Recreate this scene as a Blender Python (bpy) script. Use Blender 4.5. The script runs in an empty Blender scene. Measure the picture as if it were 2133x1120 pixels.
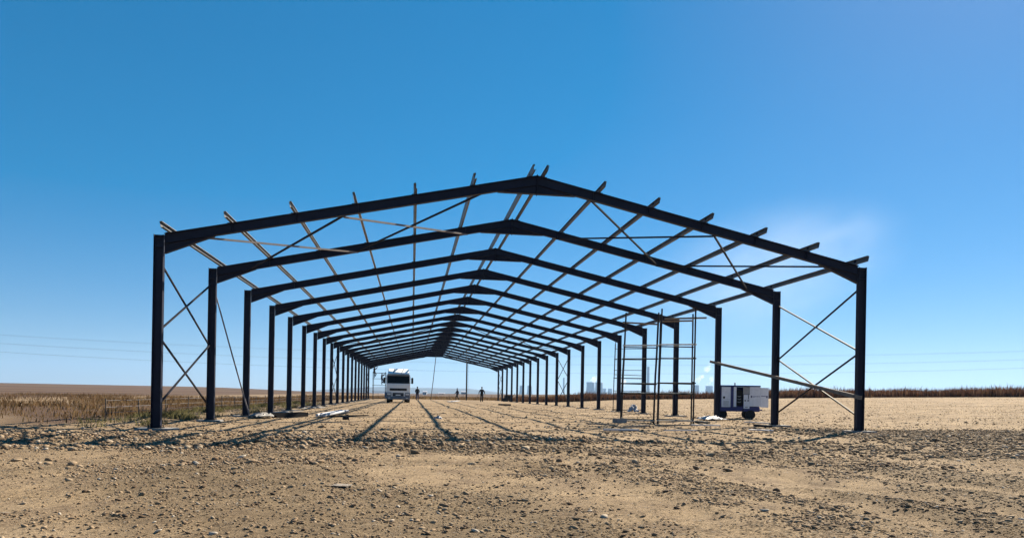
import bpy, bmesh, math, random
import numpy as np
from mathutils import Vector, Matrix

random.seed(7)
RNG = np.random.default_rng(11)
SC = bpy.context.scene
COL = SC.collection

# ------------------------------------------------------------------ camera
YAW, ROLL = 0.1418, 0.0175
CAM = Vector((-3.512, 0.0, 1.0))
FWD = Vector((math.sin(YAW), math.cos(YAW), 0))
RGT = Vector((math.cos(YAW), -math.sin(YAW), 0))
UP = Vector((0, 0, 1))
cr, sr = math.cos(ROLL), math.sin(ROLL)
cx_, cy_, cz_ = RGT * cr + UP * sr, UP * cr - RGT * sr, -FWD
cam_data = bpy.data.cameras.new('camera')
cam = bpy.data.objects.new('camera', cam_data)
COL.objects.link(cam)
cam.matrix_world = Matrix(((cx_.x, cy_.x, cz_.x, CAM.x), (cx_.y, cy_.y, cz_.y, CAM.y),
                           (cx_.z, cy_.z, cz_.z, CAM.z), (0, 0, 0, 1)))
cam_data.sensor_width = 36
cam_data.lens = 36 * 1458.6 / 2133
cam_data.shift_y = 262.1 / 2133
cam_data.clip_start = 0.05
cam_data.clip_end = 60000
SC.camera = cam

# ------------------------------------------------------------------ sky, sun, exposure
SUNDIR = Vector((0.92, 0.88, 1.0)).normalized()
SUN_EL = math.asin(SUNDIR.z)
SUN_AZ = math.atan2(SUNDIR.x, SUNDIR.y)
world = bpy.data.worlds.new('World')
SC.world = world
world.use_nodes = True
wn = world.node_tree
wn.nodes.clear()
sky = wn.nodes.new('ShaderNodeTexSky')
sky.sky_type = 'NISHITA'
sky.sun_disc = False
sky.sun_elevation = SUN_EL
sky.sun_rotation = SUN_AZ
sky.altitude = 1600
sky.air_density = 1.0
sky.dust_density = 0.4
sky.ozone_density = 9.0
bg = wn.nodes.new('ShaderNodeBackground')
bg.inputs['Strength'].default_value = 0.068
wo = wn.nodes.new('ShaderNodeOutputWorld')
hs = wn.nodes.new('ShaderNodeHueSaturation')     # the camera's colour rendering of a deep winter sky
hs.inputs['Hue'].default_value = 0.501
hs.inputs['Saturation'].default_value = 1.26
wn.links.new(sky.outputs[0], hs.inputs['Color'])
gm_ = wn.nodes.new('ShaderNodeGamma')
gm_.inputs['Gamma'].default_value = 0.72
wn.links.new(hs.outputs[0], gm_.inputs['Color'])
wn.links.new(gm_.outputs[0], bg.inputs[0])
wn.links.new(bg.outputs[0], wo.inputs[0])
sun_data = bpy.data.lights.new('sun', 'SUN')
sun_data.energy = 5.0
sun_data.angle = math.radians(0.53)
sun_data.color = (1.0, 0.88, 0.69)
sun = bpy.data.objects.new('sun', sun_data)
COL.objects.link(sun)
sun.rotation_euler = SUNDIR.to_track_quat('Z', 'Y').to_euler()
sun.location = (40, 40, 45)
SC.view_settings.view_transform = 'Standard'
SC.view_settings.look = 'None'
SC.view_settings.exposure = 1.4
SC.view_settings.gamma = 1.0
SC.view_settings.use_curve_mapping = False
SC.render.engine = 'CYCLES'
SC.cycles.use_denoising = True
SC.cycles.volume_bounces = 2
SC.cycles.max_bounces = 6
SC.cycles.volume_max_steps = 256

# ------------------------------------------------------------------ materials
def mat(name, color, rough=0.7, metal=0.0, var=0.0, scale=8.0, bump=0.0, color2=None, attr=None, ramp=None, spec=0.4):
    m = bpy.data.materials.new(name)
    m.use_nodes = True
    nt = m.node_tree
    b = nt.nodes['Principled BSDF']
    b.inputs['Base Color'].default_value = (*color, 1)
    b.inputs['Roughness'].default_value = rough
    b.inputs['Metallic'].default_value = metal
    b.inputs['Specular IOR Level'].default_value = spec
    if var > 0 or color2 or bump > 0:
        tc = nt.nodes.new('ShaderNodeTexCoord')
        nz = nt.nodes.new('ShaderNodeTexNoise')
        nz.inputs['Scale'].default_value = scale
        nz.inputs['Detail'].default_value = 6
        nz.inputs['Roughness'].default_value = 0.65
        nt.links.new(tc.outputs['Object'], nz.inputs['Vector'])
        if var > 0 or color2:
            c2 = color2 or tuple(max(0, c * (1 - var)) for c in color)
            rp = nt.nodes.new('ShaderNodeValToRGB')
            rp.color_ramp.elements[0].position = 0.35
            rp.color_ramp.elements[1].position = 0.65
            rp.color_ramp.elements[0].color = (*c2, 1)
            rp.color_ramp.elements[1].color = (*color, 1)
            nt.links.new(nz.outputs['Fac'], rp.inputs[0])
            nt.links.new(rp.outputs[0], b.inputs['Base Color'])
        if bump > 0:
            bp = nt.nodes.new('ShaderNodeBump')
            bp.inputs['Strength'].default_value = 0.6
            bp.inputs['Distance'].default_value = bump
            nt.links.new(nz.outputs['Fac'], bp.inputs['Height'])
            nt.links.new(bp.outputs[0], b.inputs['Normal'])
    if attr:
        at = nt.nodes.new('ShaderNodeAttribute')
        at.attribute_name = attr
        rp = nt.nodes.new('ShaderNodeValToRGB')
        els = rp.color_ramp.elements
        els[0].position, els[0].color = ramp[0][0], (*ramp[0][1], 1)
        els[1].position, els[1].color = ramp[-1][0], (*ramp[-1][1], 1)
        for p, c in ramp[1:-1]:
            e = els.new(p)
            e.color = (*c, 1)
        nt.links.new(at.outputs['Fac'], rp.inputs[0])
        nt.links.new(rp.outputs[0], b.inputs['Base Color'])
    return m

M = {}
M['steel'] = mat('navy_painted_steel', (0.0075, 0.011, 0.030), 0.55, 0, 0.35, 5.0, 0.0, spec=0.22)
M['steel_dark'] = mat('dark_primer_steel', (0.010, 0.010, 0.013), 0.6, 0, 0.3, 5.0, spec=0.2)
M['galv'] = mat('galvanised_channel', (0.150, 0.153, 0.158), 0.5, 0.2, 0.4, 3.0, spec=0.3)
M['rod'] = mat('brace_rod_steel', (0.018, 0.018, 0.026), 0.65, 0.0, 0.3, 4.0, spec=0.1)
M['rod_pale'] = mat('pale_brace_angle', (0.193, 0.168, 0.168), 0.6, 0.1, 0.3, 4.0)
M['scaf'] = mat('scaffold_tube', (0.018, 0.015, 0.014), 0.6, 0.2, 0.4, 9.0)
M['tube_pale'] = mat('pale_scaffold_tube', (0.5, 0.46, 0.4), 0.5, 0.2, 0.4, 9.0)  # much paler tone for some front ledgers and the low platforms
M['wood'] = mat('plank_wood', (0.216, 0.183, 0.151), 0.8, 0, 0.4, 6.0, 0.004)
M['concrete'] = mat('footing_concrete', (0.254, 0.246, 0.244), 0.9, 0, 0.35, 5.0, 0.01)
M['white_sheet'] = mat('white_plastic_sheet', (0.424, 0.429, 0.462), 0.6, 0, 0.2, 4.0, 0.01)
M['scrap'] = mat('dusty_scrap', (0.254, 0.218, 0.185), 0.9, 0, 0.25, 9.0)
M['truck_white'] = mat('truck_white_paint', (0.85, 0.85, 0.84), 0.3, 0, 0.08, 2.0, spec=0.5)
M['truck_grey'] = mat('truck_grey_plastic', (0.16, 0.18, 0.22), 0.5, 0, 0.2, 4.0)
M['black'] = mat('black_rubber', (0.015, 0.015, 0.016), 0.8, 0, 0.3, 10.0)
M['glass'] = mat('dark_windscreen', (0.004, 0.004, 0.006), 0.12, 0, spec=0.12)
M['lens'] = mat('headlight_lens', (0.55, 0.57, 0.6), 0.15, 0.2)
M['navy'] = mat('navy_machine_paint', (0.022, 0.028, 0.15), 0.45, 0, 0.3, 5.0)
M['white_panel'] = mat('white_machine_panel', (0.76, 0.78, 0.84), 0.5, 0, 0.15, 5.0)
M['grey_panel'] = mat('grey_machine_panel', (0.33, 0.33, 0.34), 0.5, 0, 0.2, 5.0)
M['rim'] = mat('wheel_rim', (0.32, 0.32, 0.33), 0.4, 0.6)
M['skin'] = mat('skin', (0.16, 0.085, 0.05), 0.6)
M['cloth_navy'] = mat('navy_workwear', (0.025, 0.03, 0.06), 0.9, 0, 0.3, 14.0)
M['cloth_blue'] = mat('blue_workwear', (0.03, 0.04, 0.11), 0.9, 0, 0.3, 14.0)
M['cloth_black'] = mat('black_workwear', (0.016, 0.016, 0.018), 0.9, 0, 0.3, 14.0)
M['tower'] = mat('cooling_tower_concrete', (0.22, 0.225, 0.23), 0.9, 0, 0.2, 0.02)
M['hill'] = mat('far_hill_veld', (0.06, 0.06, 0.05), 0.95, 0, 0.4, 0.004)
M['shed'] = mat('white_shed_wall', (0.385, 0.390, 0.420), 0.7, 0, 0.1, 0.5)
M['roof_grey'] = mat('pale_roof_sheet', (0.462, 0.484, 0.538), 0.5, 0, 0.1, 0.5)
M['bark'] = mat('weathered_pole', (0.16, 0.12, 0.09), 0.9, 0, 0.4, 6.0)
M['wire'] = mat('line_wire', (0.12, 0.12, 0.13), 0.5, 0.5)
M['rope'] = mat('rope_fibre', (0.10, 0.085, 0.07), 0.9)
STONE_RAMP = [(0.0, (0.077, 0.051, 0.035)), (0.3, (0.169, 0.117, 0.076)), (0.65, (0.262, 0.191, 0.124)), (0.9, (0.316, 0.246, 0.172)), (1.0, (0.370, 0.328, 0.277))]
M['stones'] = mat('earth_clods', (0.203, 0.154, 0.100), 0.95, attr='tone', ramp=STONE_RAMP, spec=0.15)
M['straw'] = mat('dry_straw', (0.385, 0.312, 0.185), 0.9, attr='tone', ramp=[(0, (0.077, 0.055, 0.038)), (0.45, (0.200, 0.156, 0.105)), (0.8, (0.293, 0.242, 0.172)), (1, (0.370, 0.335, 0.286))], spec=0.1)
M['grass_l'] = mat('brown_veld_grass', (0.102, 0.062, 0.034), 0.9, attr='tone', ramp=[(0, (0.066, 0.039, 0.019)), (0.5, (0.127, 0.077, 0.039)), (1, (0.203, 0.144, 0.077))], spec=0.1)
M['grass_r'] = mat('red_brown_scrub', (0.102, 0.051, 0.034), 0.9, attr='tone', ramp=[(0, (0.043, 0.022, 0.015)), (0.6, (0.086, 0.044, 0.028)), (1, (0.142, 0.087, 0.055))], spec=0.1)
M['weed'] = mat('yellow_weed', (0.127, 0.123, 0.045), 0.9, attr='tone', ramp=[(0, (0.061, 0.057, 0.025)), (1, (0.193, 0.175, 0.083))], spec=0.1)

def single_stone_mat(name, c, c2):
    return mat(name, c, 0.95, 0, 0, 14.0, 0.006, color2=c2, spec=0.15)
M['stone_a'] = single_stone_mat('clod_tan', (0.239, 0.181, 0.122), (0.162, 0.119, 0.077))
M['stone_b'] = single_stone_mat('clod_brown', (0.146, 0.105, 0.071), (0.085, 0.060, 0.042))
M['stone_c'] = single_stone_mat('clod_pale', (0.300, 0.250, 0.189), (0.216, 0.168, 0.118))

def translucent(m, f=0.5):
    n = m.node_tree
    b = n.nodes['Principled BSDF']
    out = [q for q in n.nodes if q.type == 'OUTPUT_MATERIAL'][0]
    tl = n.nodes.new('ShaderNodeBsdfTranslucent')
    n.links.new(b.inputs['Base Color'].links[0].from_socket, tl.inputs['Color'])
    mx = n.nodes.new('ShaderNodeMixShader')
    mx.inputs[0].default_value = f
    n.links.new(b.outputs[0], mx.inputs[1])
    n.links.new(tl.outputs[0], mx.inputs[2])
    n.links.new(mx.outputs[0], out.inputs['Surface'])
for k_ in ('grass_l', 'grass_r', 'weed', 'straw'):
    translucent(M[k_], 0.5)

# ------------------------------------------------------------------ helpers
class MB:
    """collects shapes into one mesh"""
    def __init__(s):
        s.v, s.f = [], []
    def add(s, vs, fs):
        n = len(s.v)
        s.v += [tuple(v) for v in vs]
        s.f += [tuple(i + n for i in f) for f in fs]
        return s
    def box(s, c, d, rot=None, taper=None):
        c = Vector(c)
        hx, hy, hz = d[0] / 2, d[1] / 2, d[2] / 2
        vs = []
        for z in (-1, 1):
            tx, ty = (taper if (taper and z > 0) else (1, 1))
            for x, y in ((-1, -1), (1, -1), (1, 1), (-1, 1)):
                p = Vector((x * hx * tx, y * hy * ty, z * hz))
                if rot is not None:
                    p = rot @ p
                vs.append(c + p)
        return s.add(vs, [(3, 2, 1, 0), (4, 5, 6, 7), (0, 1, 5, 4), (1, 2, 6, 5), (2, 3, 7, 6), (3, 0, 4, 7)])
    def bar(s, a, b, w, h, up=(0, 0, 1)):
        a, b = Vector(a), Vector(b)
        d = (b - a).normalized()
        side = d.cross(Vector(up))
        if side.length < 1e-4:
            side = d.cross(Vector((1, 0, 0)))
        side.normalize()
        u = side.cross(d).normalized()
        q = [(-w / 2, -h / 2), (w / 2, -h / 2), (w / 2, h / 2), (-w / 2, h / 2)]
        vs = [a + side * x + u * y for x, y in q] + [b + side * x + u * y for x, y in q]
        return s.add(vs, [(3, 2, 1, 0), (4, 5, 6, 7), (0, 1, 5, 4), (1, 2, 6, 5), (2, 3, 7, 6), (3, 0, 4, 7)])
    def tube(s, pts, r, n=8, r2=None):
        pts = [Vector(p) for p in pts]
        rings = []
        for i, p in enumerate(pts):
            d = (pts[min(i + 1, len(pts) - 1)] - pts[max(i - 1, 0)]).normalized()
            a = d.cross(Vector((0, 0, 1)))
            if a.length < 1e-3:
                a = d.cross(Vector((1, 0, 0)))
            a.normalize()
            b = d.cross(a)
            rr = r if r2 is None else r + (r2 - r) * i / (len(pts) - 1)
            rings.append([p + (a * math.cos(t) + b * math.sin(t)) * rr for t in [2 * math.pi * k / n for k in range(n)]])
        vs = [v for rg in rings for v in rg]
        fs = []
        for i in range(len(pts) - 1):
            for k in range(n):
                fs.append((i * n + k, i * n + (k + 1) % n, (i + 1) * n + (k + 1) % n, (i + 1) * n + k))
        fs.append(tuple(range(n - 1, -1, -1)))
        fs.append(tuple((len(pts) - 1) * n + k for k in range(n)))
        return s.add(vs, fs)
    def prism(s, poly, axis, lo, hi):
        """poly: 2-D outline; axis 'x' -> (lo..hi, u, v), 'y' -> (u, lo..hi, v), 'z' -> (u, v, lo..hi)"""
        n = len(poly)
        def P(u, v, w):
            return {'x': (w, u, v), 'y': (u, w, v), 'z': (u, v, w)}[axis]
        vs = [P(u, v, lo) for u, v in poly] + [P(u, v, hi) for u, v in poly]
        fs = [tuple(range(n - 1, -1, -1)), tuple(range(n, 2 * n))]
        fs += [(i, (i + 1) % n, n + (i + 1) % n, n + i) for i in range(n)]
        return s.add(vs, fs)
    def lathe(s, prof, n=20, axis='z', c=(0, 0, 0), cap=True):
        vs, fs = [], []
        for r, z in prof:
            for k in range(n):
                t = 2 * math.pi * k / n
                p = {'z': (r * math.cos(t), r * math.sin(t), z), 'x': (z, r * math.cos(t), r * math.sin(t)),
                     'y': (r * math.cos(t), z, r * math.sin(t))}[axis]
                vs.append((p[0] + c[0], p[1] + c[1], p[2] + c[2]))
        for i in range(len(prof) - 1):
            for k in range(n):
                fs.append((i * n + k, i * n + (k + 1) % n, (i + 1) * n + (k + 1) % n, (i + 1) * n + k))
        if cap:
            fs.append(tuple(range(n - 1, -1, -1)))
            fs.append(tuple((len(prof) - 1) * n + k for k in range(n)))
        return s.add(vs, fs)
    def mesh(s, name, material, bevel=0.0, smooth=False):
        me = bpy.data.meshes.new(name)
        me.from_pydata(s.v, [], s.f)
        bm = bmesh.new()
        bm.from_mesh(me)
        bmesh.ops.recalc_face_normals(bm, faces=bm.faces)
        if bevel > 0:
            bmesh.ops.bevel(bm, geom=list(bm.edges), offset=bevel, segments=2, affect='EDGES', clamp_overlap=True)
        bm.to_mesh(me)
        bm.free()
        me.materials.append(M[material] if isinstance(material, str) else material)
        if smooth:
            me.shade_smooth()
        return me
    def build(s, name, material, parent=None, loc=None, bevel=0.0, smooth=False):
        return link(name, s.mesh(name, material, bevel, smooth), parent, loc)

def link(name, data, parent=None, loc=None, rotz=0.0):
    o = bpy.data.objects.new(name, data)
    COL.objects.link(o)
    o.parent = parent
    if loc is not None:
        o.location = loc
    if rotz:
        o.rotation_euler.z = rotz
    return o

def tag(o, label=None, cat=None, group=None, kind=None):
    if label:
        o['label'] = label
    if cat:
        o['category'] = cat
    if group:
        o['group'] = group
    if kind:
        o['kind'] = kind
    return o

def thing(name, label, cat, loc=(0, 0, 0), rotz=0.0, group=None):
    return tag(link(name, None, None, loc, rotz), label, cat, group)

def np_mesh(name, V, F, material, tone=None, smooth=False):
    """fast mesh from arrays: V (n,3), F (m,k) all faces with k corners"""
    me = bpy.data.meshes.new(name)
    n, (m, k) = len(V), F.shape
    me.vertices.add(n)
    me.vertices.foreach_set('co', np.ascontiguousarray(V, dtype=np.float32).ravel())
    me.loops.add(m * k)
    me.loops.foreach_set('vertex_index', np.ascontiguousarray(F, dtype=np.int32).ravel())
    me.polygons.add(m)
    me.polygons.foreach_set('loop_start', np.arange(0, m * k, k, dtype=np.int32))
    me.update(calc_edges=True)
    if tone is not None:
        a = me.attributes.new('tone', 'FLOAT', 'POINT')
        a.data.foreach_set('value', np.ascontiguousarray(tone, dtype=np.float32))
    me.materials.append(material)
    if smooth:
        me.shade_smooth()
    return me

# value noise
_perm = RNG.random((256, 256)).astype(np.float32)
def vnoise(x, y, wl, seed=0):
    x = x / wl + seed * 17.31
    y = y / wl + seed * 9.77
    xi, yi = np.floor(x).astype(np.int64), np.floor(y).astype(np.int64)
    fx, fy = x - xi, y - yi
    fx, fy = fx * fx * (3 - 2 * fx), fy * fy * (3 - 2 * fy)
    g = lambda a, b: _perm[a % 256, b % 256]
    return ((g(xi, yi) * (1 - fx) + g(xi + 1, yi) * fx) * (1 - fy) + (g(xi, yi + 1) * (1 - fx) + g(xi + 1, yi + 1) * fx) * fy) * 2 - 1

def sstep(a, b, x):
    t = np.clip((x - a) / (b - a), 0, 1)
    return t * t * (3 - 2 * t)

def rubble(x, y):
    """0..1: where the surface is broken up into clods"""
    band = sstep(11.6, 12.6, y + 0.10 * (x + 3) + 0.5 * vnoise(x, y, 2.5, 5)) * (1 - sstep(15.5, 19.0, y + 0.10 * (x + 3)))
    band = band * (0.45 + 0.55 * sstep(2.0, -3.0, x)) * (0.6 + 0.4 * vnoise(x, y, 1.3, 6))
    near = sstep(0.0, 0.5, vnoise(x, y, 2.2, 8) + 0.35 * sstep(0.5, -4.0, x) - 0.15) * (1 - sstep(9.5, 11, y)) * 0.5
    right = sstep(6.5, 9.5, x) * sstep(11, 14, y) * (1 - sstep(20, 24, y)) * 0.55
    lspoil = np.exp(-((x + 12.2) / 1.3) ** 2) * sstep(22, 26, y) * (1 - sstep(60, 90, y)) * 0.9
    return np.clip(np.maximum.reduce([band, near, right, lspoil]), 0, 1)

def track(x, y):
    """0..1 inside the pressed wheel tracks that lead up to the building"""
    t = 0
    for rx, sl in ((-1.6, 0.05), (0.25, 0.05), (2.6, -0.16), (4.3, -0.16)):
        c = rx + sl * y + 0.22 * np.sin(y * 0.33)
        t = np.maximum(t, np.exp(-((x - c) / 0.30) ** 4))
    return t * (1 - sstep(11.0, 12.5, y))

def terrain(x, y, sp=0.05):
    z = -0.10 * sstep(-4, -11, x)
    z = z + 2.6 * (1 - np.exp(-0.021 * np.maximum(0, x - 13.0))) * sstep(2, 14, x - 11)
    far = np.hypot(x + 3.5, y)
    az = np.arctan2(x + 3.5, y)
    z = z + 4.2 * sstep(140, 900, far) * sstep(-0.06, -0.30, az)
    z = z - 0.7 * sstep(130, 400, far) * sstep(-0.12, -0.02, az) * sstep(0.30, 0.05, az)
    def amp(wl):
        return np.clip(wl / (2.2 * sp), 0, 1)
    z = z + 0.035 * vnoise(x, y, 4.0, 1) * amp(4.0) + 0.018 * vnoise(x, y, 1.1, 2) * amp(1.1)
    rb = rubble(x, y)
    z = z + (0.010 + 0.022 * rb) * vnoise(x, y, 0.42, 3) * amp(0.42)
    z = z + (0.007 + 0.012 * rb) * vnoise(x, y, 0.17, 4) * amp(0.17)
    z = z + 0.02 * rb
    lsp = np.exp(-((x + 12.2) / 1.0) ** 2) * sstep(22, 26, y) * (1 - sstep(60, 90, y))
    z = z + 0.10 * lsp * (1 + vnoise(x, y, 1.7, 9)) * amp(1.7)
    # shallow wheel ruts running toward the building
    return z - 0.042 * track(x, y)

def gz(x, y):
    return float(terrain(np.array([float(x)]), np.array([float(y)]), 0.3)[0])

# ------------------------------------------------------------------ ground
def graded(lo, hi, step, far_lo, far_hi, growth=1.075):
    a = list(np.arange(lo, hi + step / 2, step))
    s = step
    up = [a[-1]]
    while up[-1] < far_hi:
        s *= growth
        up.append(up[-1] + s)
    s = step
    dn = [a[0]]
    while dn[-1] > far_lo:
        s *= growth
        dn.append(dn[-1] - s)
    return np.array(dn[:0:-1] + a + up[1:])

xs = graded(-13.5, 13.5, 0.06, -9500, 9500)
ys = graded(3.2, 20.0, 0.06, -300, 10500, 1.06)
GX, GY = np.meshgrid(xs, ys)
SPX, SPY = np.meshgrid(np.gradient(xs), np.gradient(ys))
SP = np.maximum(SPX, SPY)
GZ = terrain(GX, GY, SP)
ny, nx = GX.shape
idx = np.arange(nx * ny).reshape(ny, nx)
F = np.stack([idx[:-1, :-1], idx[:-1, 1:], idx[1:, 1:], idx[1:, :-1]], -1).reshape(-1, 4)
gm = bpy.data.materials.new('building_site_earth')
gm.use_nodes = True
nt = gm.node_tree
pb = nt.nodes['Principled BSDF']
pb.inputs['Roughness'].default_value = 0.95
pb.inputs['Specular IOR Level'].default_value = 0.12
tc = nt.nodes.new('ShaderNodeNewGeometry')
def noise(scale, detail=5, rough=0.6, stretch=None):
    n = nt.nodes.new('ShaderNodeTexNoise')
    n.inputs['Scale'].default_value = scale
    n.inputs['Detail'].default_value = detail
    n.inputs['Roughness'].default_value = rough
    if stretch:
        mp = nt.nodes.new('ShaderNodeMapping')
        mp.inputs['Scale'].default_value = stretch
        nt.links.new(tc.outputs['Position'], mp.inputs['Vector'])
        nt.links.new(mp.outputs[0], n.inputs['Vector'])
    else:
        nt.links.new(tc.outputs['Position'], n.inputs['Vector'])
    return n
def ramp(src, stops):
    r = nt.nodes.new('ShaderNodeValToRGB')
    e = r.color_ramp.elements
    e[0].position, e[0].color = stops[0][0], (*stops[0][1], 1)
    e[1].position, e[1].color = stops[-1][0], (*stops[-1][1], 1)
    for p, c in stops[1:-1]:
        q = e.new(p)
        q.color = (*c, 1)
    nt.links.new(src, r.inputs[0])
    return r
def mix(fac, a, b, mode='MIX'):
    x = nt.nodes.new('ShaderNodeMix')
    x.data_type = 'RGBA'
    x.blend_type = mode
    if isinstance(fac, float):
        x.inputs[0].default_value = fac
    else:
        nt.links.new(fac, x.inputs[0])
    for sock, val in ((x.inputs[6], a), (x.inputs[7], b)):
        if isinstance(val, tuple):
            sock.default_value = (*val, 1)
        else:
            nt.links.new(val, sock)
    return x.outputs[2]
big = ramp(noise(0.35, 4).outputs['Fac'], [(0.3, (0.204, 0.147, 0.092)), (0.5, (0.270, 0.200, 0.127)), (0.7, (0.316, 0.238, 0.158))])
patch = ramp(noise(1.6, 5, 0.65).outputs['Fac'], [(0.34, (0.66, 0.64, 0.66)), (0.5, (1, 1, 1)), (0.66, (1.16, 1.15, 1.12))])
fine = ramp(noise(22, 6, 0.75).outputs['Fac'], [(0.3, (0.5, 0.46, 0.44)), (0.5, (1.0, 1.0, 1.0)), (0.7, (1.4, 1.38, 1.36))])
speck = ramp(noise(75, 3, 0.7, (1, 0.6, 1)).outputs['Fac'], [(0.34, (0.4, 0.38, 0.36)), (0.44, (1, 1, 1)), (0.62, (1, 1, 1)), (0.70, (1.4, 1.36, 1.3))])
c = mix(1.0, big.outputs[0], patch.outputs[0], 'MULTIPLY')
c = mix(1.0, c, fine.outputs[0], 'MULTIPLY')
c = mix(0.8, c, speck.outputs[0], 'MULTIPLY')
at = nt.nodes.new('ShaderNodeAttribute')
at.attribute_name = 'field'
veld = ramp(noise(0.02, 5, 0.6, (0.35, 1, 1)).outputs['Fac'], [(0.35, (0.065, 0.041, 0.029)), (0.5, (0.089, 0.056, 0.039)), (0.65, (0.127, 0.087, 0.060))])
c = mix(at.outputs['Fac'], c, veld.outputs[0])
rbn = nt.nodes.new('ShaderNodeAttribute')
rbn.attribute_name = 'turned'
turned = ramp(noise(9, 5, 0.7).outputs['Fac'], [(0.3, (0.085, 0.061, 0.040)), (0.5, (0.158, 0.116, 0.072)), (0.7, (0.245, 0.186, 0.118))])
c = mix(rbn.outputs['Fac'], c, turned.outputs[0])
nt.links.new(c, pb.inputs['Base Color'])
bmp = nt.nodes.new('ShaderNodeBump')
bmp.inputs['Strength'].default_value = 0.9
bmp.inputs['Distance'].default_value = 0.035
nt.links.new(noise(38, 6, 0.75).outputs['Fac'], bmp.inputs['Height'])
nt.links.new(bmp.outputs[0], pb.inputs['Normal'])
V = np.stack([GX, GY, GZ], -1).reshape(-1, 3)
gme = np_mesh('ground', V, F, gm, smooth=True)
fld = np.maximum.reduce([sstep(-13.2, -14.5, GX + 0.5 * vnoise(GX, GY, 2, 12)) * sstep(18, 24, GY + 1.5 * (GX + 14)),
                         sstep(118, 124, GY + 0 * GX)]) * (1 - 0.75 * sstep(24, 28, -GX + 0 * GY) * (1 - sstep(40, 46, -GX)))
a = gme.attributes.new('field', 'FLOAT', 'POINT')
a.data.foreach_set('value', fld.astype(np.float32).ravel())
a = gme.attributes.new('turned', 'FLOAT', 'POINT')
a.data.foreach_set('value', (0.85 * sstep(0.12, 0.6, rubble(GX, GY) + 0.12 * vnoise(GX, GY, .3, 27)) * (1 - 0.9 * track(GX, GY))).astype(np.float32).ravel())
ground = tag(link('ground', gme), kind='structure')

# ------------------------------------------------------------------ haze (the air between here and the far power station)
hz = MB().box((0, 4700, 162), (19400, 10900, 336))
hm = bpy.data.materials.new('pale_haze')
hm.use_nodes = True
hm.node_tree.nodes.clear()
ho = hm.node_tree.nodes.new('ShaderNodeOutputMaterial')
hv = hm.node_tree.nodes.new('ShaderNodeVolumePrincipled')
hv.inputs['Color'].default_value = (0.36, 0.60, 0.95, 1)
hv.inputs['Density'].default_value = 0.000085
hv.inputs['Anisotropy'].default_value = 0.2
hm.node_tree.links.new(hv.outputs[0], ho.inputs['Volume'])
tag(hz.build('haze', hm), 'pale blue air haze over the plain', None, None, 'stuff')

# ------------------------------------------------------------------ far hills, power station, sheds
def px_dir(px):
    return FWD + RGT * ((px - 1066.5) / 1458.6)
def far_point(px, d, z=0.0):
    p = CAM + px_dir(px) * d
    return Vector((p.x, p.y, z))

def hill(px0, px1, d, hmax, name, prof_seed, left_drop=0.25, right_drop=0.25):
    n, m = 80, 8
    V, F = [], []
    for i in range(n):
        t = i / (n - 1)
        px = px0 + (px1 - px0) * t
        env = min(1, t / left_drop) ** 0.7 * min(1, (1 - t) / right_drop) ** 0.7
        hgt = hmax * env * (0.93 + 0.07 * float(vnoise(np.array([t * 10.0]), np.array([prof_seed]), 1.0, 3)[0]))
        for j in range(m):
            u = j / (m - 1)
            p = far_point(px, d + (u - 0.5) * 2400)
            V.append((p.x, p.y, -6 + (hgt + 6) * math.sin(math.pi * u) ** 0.6))
    for i in range(n - 1):
        for j in range(m - 1):
            F.append((i * m + j, (i + 1) * m + j, (i + 1) * m + j + 1, i * m + j + 1))
    b = MB()
    b.v, b.f = V, F
    return tag(b.build(name, 'hill', smooth=True), kind='structure')
hill(640, 1065, 7200, 66, 'hills', 2.0, 0.35, 0.22)

def cooling_tower(px, d, h, r, label):
    p = far_point(px, d, -2)
    t = thing('cooling_tower', label, 'cooling tower', p, group='cooling towers of the far power station')
    prof = [(r, 0.09 * h), (r * 0.93, 0.2 * h), (r * 0.80, 0.45 * h), (r * 0.735, 0.7 * h), (r * 0.73, 0.82 * h), (r * 0.765, h), (r * 0.74, h), (r * 0.71, 0.82 * h), (r * 0.76, 0.45 * h), (r * 0.97, 0.09 * h)]
    MB().lathe(prof, 28, cap=False).build('shell', 'tower', t, smooth=True)
    lg = MB()
    for k in range(20):
        a0, a1 = 2 * math.pi * k / 20, 2 * math.pi * (k + 0.5) / 20
        lg.bar((r * 1.04 * math.cos(a0), r * 1.04 * math.sin(a0), 0), (r * .99 * math.cos(a1), r * .99 * math.sin(a1), .095 * h), 1.2, 1.2)
        lg.bar((r * 1.04 * math.cos(a0), r * 1.04 * math.sin(a0), 0), (r * .99 * math.cos(2 * a0 - a1), r * .99 * math.sin(2 * a0 - a1), .095 * h), 1.2, 1.2)
    lg.build('leg_ring', 'tower', t)
    return t
for px, d, h, r, lb in [
        (1229.5, 5000, 104, 38, 'broad cooling tower at the left of the pair beside the scaffold'),
        (1247.5, 5050, 104, 36, 'broad cooling tower at the right of the pair, behind a steel column'),
        (1258.5, 6600, 80, 24, 'small cooling tower next to the broad pair, left of two small ones'),
        (1270.5, 6600, 80, 27, 'small cooling tower seen just left of the rear scaffold'),
        (1087, 5600, 80, 25, 'left cooling tower of the pair behind the far right columns'),
        (1103, 5600, 80, 25, 'right cooling tower of the pair behind the far right columns'),
        (1448, 5200, 100, 36, 'steaming cooling tower right of the scaffold towers'),
        (1477, 5300, 98, 36, 'cooling tower just left of the column by the generator')]:
    cooling_tower(px, d, h, r, lb)
def stack(px, d, h, r, label):
    t = thing('chimney_stack', label, 'chimney', far_point(px, d, -2), group='chimneys of the far power station')
    MB().lathe([(r, 0), (r * 0.9, h * 0.4), (r * 0.82, h), (r * 0.7, h), (r * 0.7, h - 6)], 20).build('shaft', 'tower', t, smooth=True)
    MB().lathe([(r * 0.84, h - 9), (r * 0.9, h - 8.5), (r * 0.9, h - 5), (r * 0.84, h - 4.5)], 20).build('rim_band', 'tower', t, smooth=True)
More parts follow.
